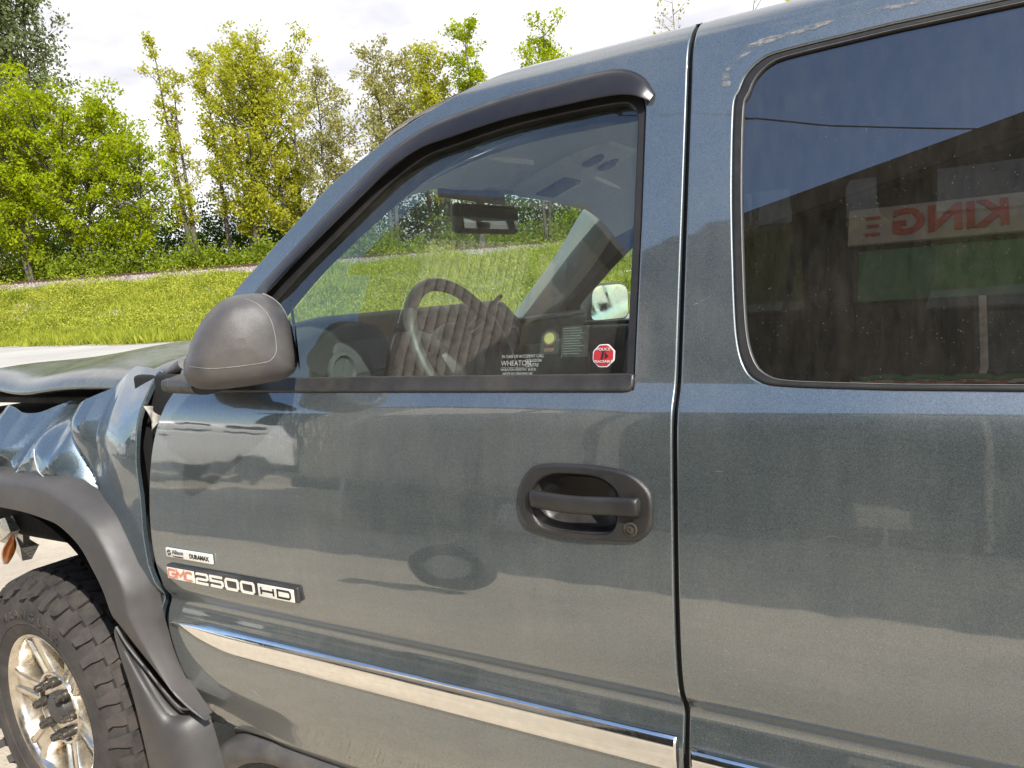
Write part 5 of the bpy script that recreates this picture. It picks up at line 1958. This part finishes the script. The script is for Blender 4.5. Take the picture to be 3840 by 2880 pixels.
# ------------------------------------------------------------------ across the lot (seen in the paint and glass)
M['board'] = simple('brown_board_wall', (.040, .040, .038), .85, var=.3, scale=2.5, bump=.4, bscale=30)
M['siding'] = simple('weathered_siding', (.52, .45, .37), .85, var=.3, scale=8, bump=.5, bscale=40)
M['trimtan'] = simple('tan_corner_board', (.50, .40, .29), .8, var=.1, scale=6)
M['rooftin'] = simple('brown_tin_roof', (.13, .10, .085), .6, var=.25, scale=1.5)
M['fascia'] = simple('dark_fascia', (.05, .038, .03), .8, var=.2, scale=4)
M['signw'] = simple('sign_board_paint', (.45, .41, .34), .7, var=.12, scale=5)
M['signr'] = simple('sign_red_paint', (.45, .06, .035), .7, var=.12, scale=8)
M['greenpanel'] = simple('green_window_panel', (.045, .16, .055), .3, var=.3, scale=3)
M['winglass'] = simple('dark_window_pane', (.02, .025, .028), .08, spec=.8)
M['white'] = simple('white_car_paint', (.74, .74, .72), .25, var=.03, coat=.8)
M['galv'] = simple('galvanised_steel', (.42, .43, .43), .45, metal=.7, var=.2, scale=12)
M['pole'] = simple('weathered_pole', (.30, .27, .235), .9, var=.25, scale=4, bump=.4, bscale=40)
M['wood'] = simple('trailer_planks', (.20, .145, .09), .85, var=.3, scale=7)

shop = thing('shop_building', 'large brown gable fronted shop with a sign board across the lot', 'building', (5, -17, 0))
xl, xp, xr_, ze_, zp_ = -4.6, 5.0, 14.6, 8.45, 11.45
yF, yB = -10.5, -27.5
V = [(xl, yF, -.05), (xr_, yF, -.05), (xr_, yF, ze_), (xp, yF, zp_), (xl, yF, ze_), (xl, yB, -.05), (xr_, yB, -.05), (xr_, yB, ze_), (xp, yB, zp_), (xl, yB, ze_)]
mesh_obj('wall', V, [(0, 1, 2, 3, 4), (9, 8, 7, 6, 5), (0, 4, 9, 5), (1, 6, 7, 2)], M['board'], shop, smooth=False)
for sgn in (-1, 1):
    xe = xp + sgn * (xp - xl + .5)
    zz_ = ze_ - .16
    rows = [[(xp, yF + .45, zp_ + .05), (xp, yB - .4, zp_ + .05)], [(xe, yF + .45, zz_ + .05), (xe, yB - .4, zz_ + .05)], [(xe, yF + .45, zz_ - .10), (xe, yB - .4, zz_ - .10)], [(xp, yF + .45, zp_ - .10), (xp, yB - .4, zp_ - .10)]]
    mesh_obj('roof', np.array(rows).reshape(-1, 3), [(0, 2, 3, 1), (2, 4, 5, 3), (4, 6, 7, 5), (0, 6, 4, 2), (1, 3, 5, 7)], M['rooftin'], shop, smooth=False)
    rows = [(xp, yF + .46, zp_ + .07), (xe, yF + .46, zz_ + .07), (xe, yF + .46, zz_ - .34), (xp, yF + .46, zp_ - .34), (xp, yF + .52, zp_ + .07), (xe, yF + .52, zz_ + .07), (xe, yF + .52, zz_ - .34), (xp, yF + .52, zp_ - .34)]
    mesh_obj('fascia_board', rows, [(0, 1, 2, 3), (7, 6, 5, 4), (0, 4, 5, 1), (3, 2, 6, 7)], M['fascia'], shop, smooth=False)
nb = 0
for x in np.arange(xl + .1, xr_, .42):
    zt_ = ze_ + (zp_ - ze_) * (1 - abs(x - xp) / (xp - xl)) - .35
    rbox('batten', (x, yF + .02, zt_ / 2), (.05, .03, zt_), M['board'], shop, .005, seg=1)
rbox('green_window', (.15, yF + .05, 7.85), (2.6, .05, .95), M['greenpanel'], shop, .01)
for x in (-1.12, 1.42):
    rbox('window_frame', (x, yF + .06, 7.85), (.07, .07, 1.0), M['fascia'], shop, .01)
rbox('garage_door', (4.6, yF + .05, 2.1), (4.4, .08, 4.2), M['siding'], shop, .02)
for k in range(5):
    rbox('door_panel', (4.6, yF + .11, .42 + .84 * k), (4.3, .04, .74), M['siding'], shop, .02)
rbox('window', (-1.9, yF + .05, 5.7), (1.9, .06, 1.1), M['winglass'], shop, .01)
rbox('window_sill', (-1.9, yF + .10, 5.10), (2.1, .14, .07), M['fascia'], shop, .01)
rbox('door', (.95, yF + .05, 3.6), (.9, .06, 7.0), M['winglass'], shop, .01)
rbox('door_post', (.62, yF + .08, 3.7), (.10, .10, 7.3), M['siding'], shop, .01)
sgn_ = thing('sign_board', 'long cream sign board with red KING lettering on the brown shop front', 'sign', (1.5, yF + .1, 8.7))
rbox('board', (1.35, yF + .13, 8.75), (5.2, .06, .70), M['signw'], sgn_, .01)
RB = Matrix.Rotation(math.radians(180), 3, 'Z') @ RX
text_obj('lettering', 'KING', .66, (1.02, yF + .17, 8.74), RB, M['signr'], sgn_, .012, 'LEFT', 1.02, bold=.022)
for k in range(3):
    rbox('small_mark', (-.88, yF + .17, 8.57 + .16 * k), (.22 - .05 * (k % 2), .01, .06), M['signr'], sgn_, .004)

barn = thing('barn', 'narrow weathered shed with a gabled roof left of the shop', 'building', (-9, -12, 0))
bl_, bp, br_, bze, bzp, by = -11.4, -9.0, -6.6, 7.15, 8.25, -12.0
V = [(bl_, by, -.05), (br_, by, -.05), (br_, by, bze), (bp, by, bzp), (bl_, by, bze), (bl_, by - 2.6, -.05), (br_, by - 2.6, -.05), (br_, by - 2.6, bze), (bp, by - 2.6, bzp), (bl_, by - 2.6, bze)]
mesh_obj('wall', V, [(0, 1, 2, 3, 4), (9, 8, 7, 6, 5), (0, 4, 9, 5), (1, 6, 7, 2)], M['siding'], barn, smooth=False)
for sgn in (-1, 1):
    xe = bp + sgn * 2.75
    ze2 = bze - .17
    V = [(bp, by + .5, bzp + .14), (bp, by - 2.9, bzp + .14), (xe, by + .5, ze2 + .14), (xe, by - 2.9, ze2 + .14), (bp, by + .5, bzp), (bp, by - 2.9, bzp), (xe, by + .5, ze2), (xe, by - 2.9, ze2)]
    mesh_obj('roof', V, [(0, 2, 3, 1), (4, 5, 7, 6), (0, 4, 6, 2), (2, 6, 7, 3), (1, 3, 7, 5)], M['rooftin'], barn, smooth=False)
for x in np.arange(bl_ + .08, bl_ + 1.9, .16):
    zt_ = bze + (bzp - bze) * (1 - abs(x - bp) / (bp - bl_)) - .10
    rbox('siding_board', (x, by + .006, zt_ / 2), (.152, .022, zt_), M['siding'], barn, .008, seg=1)
rbox('corner_board', (-9.3, by + .05, 3.9), (.34, .09, 7.7), M['trimtan'], barn, .01)
rbox('door_post', (-7.5, by + .05, 3.5), (.20, .09, 6.9), M['fascia'], barn, .01)
barn.location = (-5.6, -8.6, 0)
barn.rotation_euler = (0, 0, math.radians(-60))

lean = thing('lean_to_shed', 'low dark shed with a shallow roof beside the barn', 'building', (-16, -22, 0))
V = [(-22, -18, -.05), (-12.2, -18, -.05), (-12.2, -18, 9.3), (-22, -18, 7.6), (-22, -26, -.05), (-12.2, -26, -.05), (-12.2, -26, 9.3), (-22, -26, 7.6)]
mesh_obj('wall', V, [(0, 1, 2, 3), (7, 6, 5, 4), (0, 3, 7, 4), (1, 5, 6, 2)], M['board'], lean, smooth=False)
V = [(-22.5, -17.4, 7.55), (-12.1, -17.4, 9.35), (-12.1, -26.5, 9.35), (-22.5, -26.5, 7.55), (-22.5, -17.4, 7.75), (-12.1, -17.4, 9.55), (-12.1, -26.5, 9.55), (-22.5, -26.5, 7.75)]
mesh_obj('roof', V, [(3, 2, 1, 0), (4, 5, 6, 7), (0, 1, 5, 4), (1, 2, 6, 5), (3, 0, 4, 7)], M['rooftin'], lean, smooth=False)

pole = thing('lamp_pole', 'thin pale steel lamp pole standing on the lot before the shed', 'pole', (-4.9, -4.3, 0))
tube('pole_shaft', [(-4.9, -4.3, -.2), (-4.9, -4.3, 2.5), (-4.9, -4.3, 4.45)], [.022, .02, .016], M['galv'], pole, 10)
grid_obj('pole_lamp', disc_rings((-4.82, -4.28, 3.9), [(.02, -.06), (.045, -.03), (.05, .08), (.035, .12), (.005, .12)], 12, axis=(.95, .2, -.15)), M['galv'], pole, cv=True, caps=True)
wire = [(-6.6 + 10.5 * f, -7.8 - 1.6 * f, 10.6 - 1.6 * f - .35 * math.sin(math.pi * f)) for f in np.linspace(0, 1, 24)]
tag(tube('overhead_wire', wire, .012, M['ink'], None, 5), 'thin black overhead wire sagging in front of the shop roof', 'wire')

# white pickup parked across the lot
wp = thing('white_van', 'clean white van with dark side windows parked on the far side of the lot', 'van', (-14.2, -8.4, 0))


def car_section(x, w, zs_):
    return [(x, -8.4 + s_ * w * k, z) for s_, k, z in zs_]


def body_loft(name, stations, mat, parent, yc, n=1):
    """stations: (x, half width, z bottom, z top, top half width)"""
    rows = []
    for x, hw, zb_, zt_, tw in stations:
        zm = (zb_ + zt_) / 2
        sec = [(x, yc + hw * .96, zb_), (x, yc + hw, zb_ + .08), (x, yc + hw, zm), (x, yc + tw * 1.0, zt_ - .05), (x, yc + tw * .94, zt_), (x, yc, zt_ + .02), (x, yc - tw * .94, zt_), (x, yc - tw, zt_ - .05), (x, yc - hw, zm), (x, yc - hw, zb_ + .08), (x, yc - hw * .96, zb_)]
        rows.append(sec)
    return grid_obj(name, np.array(rows), mat, parent, cv=True, caps=True, sharp=40)


body_loft('body', [(-17.1, .80, .55, 1.02, .78), (-17.0, .96, .45, 1.10, .92), (-15.9, 1.0, .45, 1.18, .95), (-15.6, 1.0, .45, 1.30, .96), (-11.35, 1.0, .45, 1.36, .96), (-11.25, .97, .50, 1.32, .93)], M['white'], wp, -8.4)
body_loft('cab', [(-15.75, .92, 1.15, 1.22, .90), (-15.05, .90, 1.15, 1.92, .74), (-14.6, .90, 1.15, 2.0, .74), (-12.3, .90, 1.15, 2.0, .74), (-11.55, .92, 1.15, 1.95, .76), (-11.40, .92, 1.15, 1.60, .82)], M['white'], wp, -8.4)
for x0, x1 in ((-15.2, -14.35), (-14.1, -13.3), (-12.95, -11.95)):
    V = [(x0, -8.4 + .885, 1.40), (x1, -8.4 + .885, 1.40), (x1, -8.4 + .80, 1.80), (x0 + .08, -8.4 + .80, 1.80)]
    mesh_obj('window', np.array(V) + [0, .03, 0], [(0, 1, 2, 3)], M['winglass'], wp, smooth=False)
for x in (-16.3, -12.4):
    for yy in (-7.42, -9.38):
        grid_obj('wheel', disc_rings((x, yy, .38), [(.24, -.02), (.38, -.02), (.40, .03), (.40, .15), (.37, .20), (.24, .20), (.22, .16), (.01, .15)], 20, axis=(0, 1 if yy > -8 else -1, 0)), M['tyre'], wp, cv=True, caps=True)
rbox('tail_lamp', (-11.28, -7.48, 1.02), (.07, .08, .24), M['signr'], wp, .01)
rbox('bumper', (-11.22, -8.4, .60), (.14, 1.8, .18), M['chrome'], wp, .03)
rbox('door_handle', (-14.3, -7.385, 1.12), (.16, .03, .035), M['ink'], wp, .01)

wp.location = (-16.6, -10.0, 0)
wp.rotation_euler = (0, 0, -math.pi / 2 + .08)
wp.scale = (1.25, 1.25, 1.25)

# flat-bed trailer with a spare tyre
tr = thing('flatbed_trailer', 'low flatbed trailer with a plank deck parked between the shop and the truck', 'trailer', (-5.2, -6.6, 0))
for k in range(7):
    rbox('deck_plank', (-5.3, -7.4 + .24 * k, .72), (3.6, .225, .045), M['wood'], tr, .006, seg=1)
for yy in (-7.5, -5.85):
    rbox('side_rail', (-5.3, yy, .66), (3.7, .07, .12), M['ink'], tr, .01)
tube('tongue', [(-3.5, -6.68, .62), (-2.5, -6.6, .52)], .045, M['ink'], tr, 8)
tube('jack', [(-2.75, -6.62, .0), (-2.75, -6.62, .8)], .03, M['galv'], tr, 8)
for yy, s_ in ((-5.72, 1), (-7.62, -1)):
    grid_obj('wheel', disc_rings((-5.5, yy, .33), [(.16, -.02), (.31, -.02), (.33, .03), (.33, .12), (.30, .16), (.18, .16), (.16, .12), (.01, .11)], 20, axis=(0, s_, 0)), M['tyre'], tr, cv=True, caps=True)
    rbox('trailer_fender', (-5.5, yy + .06 * s_, .72), (.85, .26, .03), M['ink'], tr, .01)
flag = np.array([[(-3.45 + .42 * u, -6.1 + .04 * math.sin(5 * u), .80 - .16 * v + .02 * math.sin(4 * u)) for v in np.linspace(0, 1, 4)] for u in np.linspace(0, 1, 8)])
tag(grid_obj('warning_flag', flag, M['signw'], None), 'pale cloth flag lying on the end of the trailer', 'flag')
spt = thing('spare_tyre', 'dark spare tyre on a steel rim leaning on the gravel near the truck', 'tyre', (-2.5, -2.65, 0))
grid_obj('tyre', disc_rings((-2.5, -2.65, .27), [(.15, -.01), (.25, -.02), (.27, .02), (.28, .07), (.27, .12), (.25, .15), (.15, .14)], 28, axis=(.15, .95, .25)), M['tyre'], spt, cu=True, cv=True)
grid_obj('rim', disc_rings((-2.5, -2.65, .27), [(.155, .13), (.15, .08), (.11, .07), (.05, .08), (.01, .08)], 28, axis=(.15, .95, .25)), M['galv'], spt, cv=True, caps=True)
pl = thing('placard_post', 'small cream placard on a steel post in front of the shop', 'sign', (-.42, -6.6, 0))
tube('post', [(-.42, -6.6, -.1), (-.42, -6.6, .75)], .035, M['galv'], pl, 8)
rbox('placard', (-.42, -6.57, .75), (.50, .02, .26), M['signw'], pl, .005)
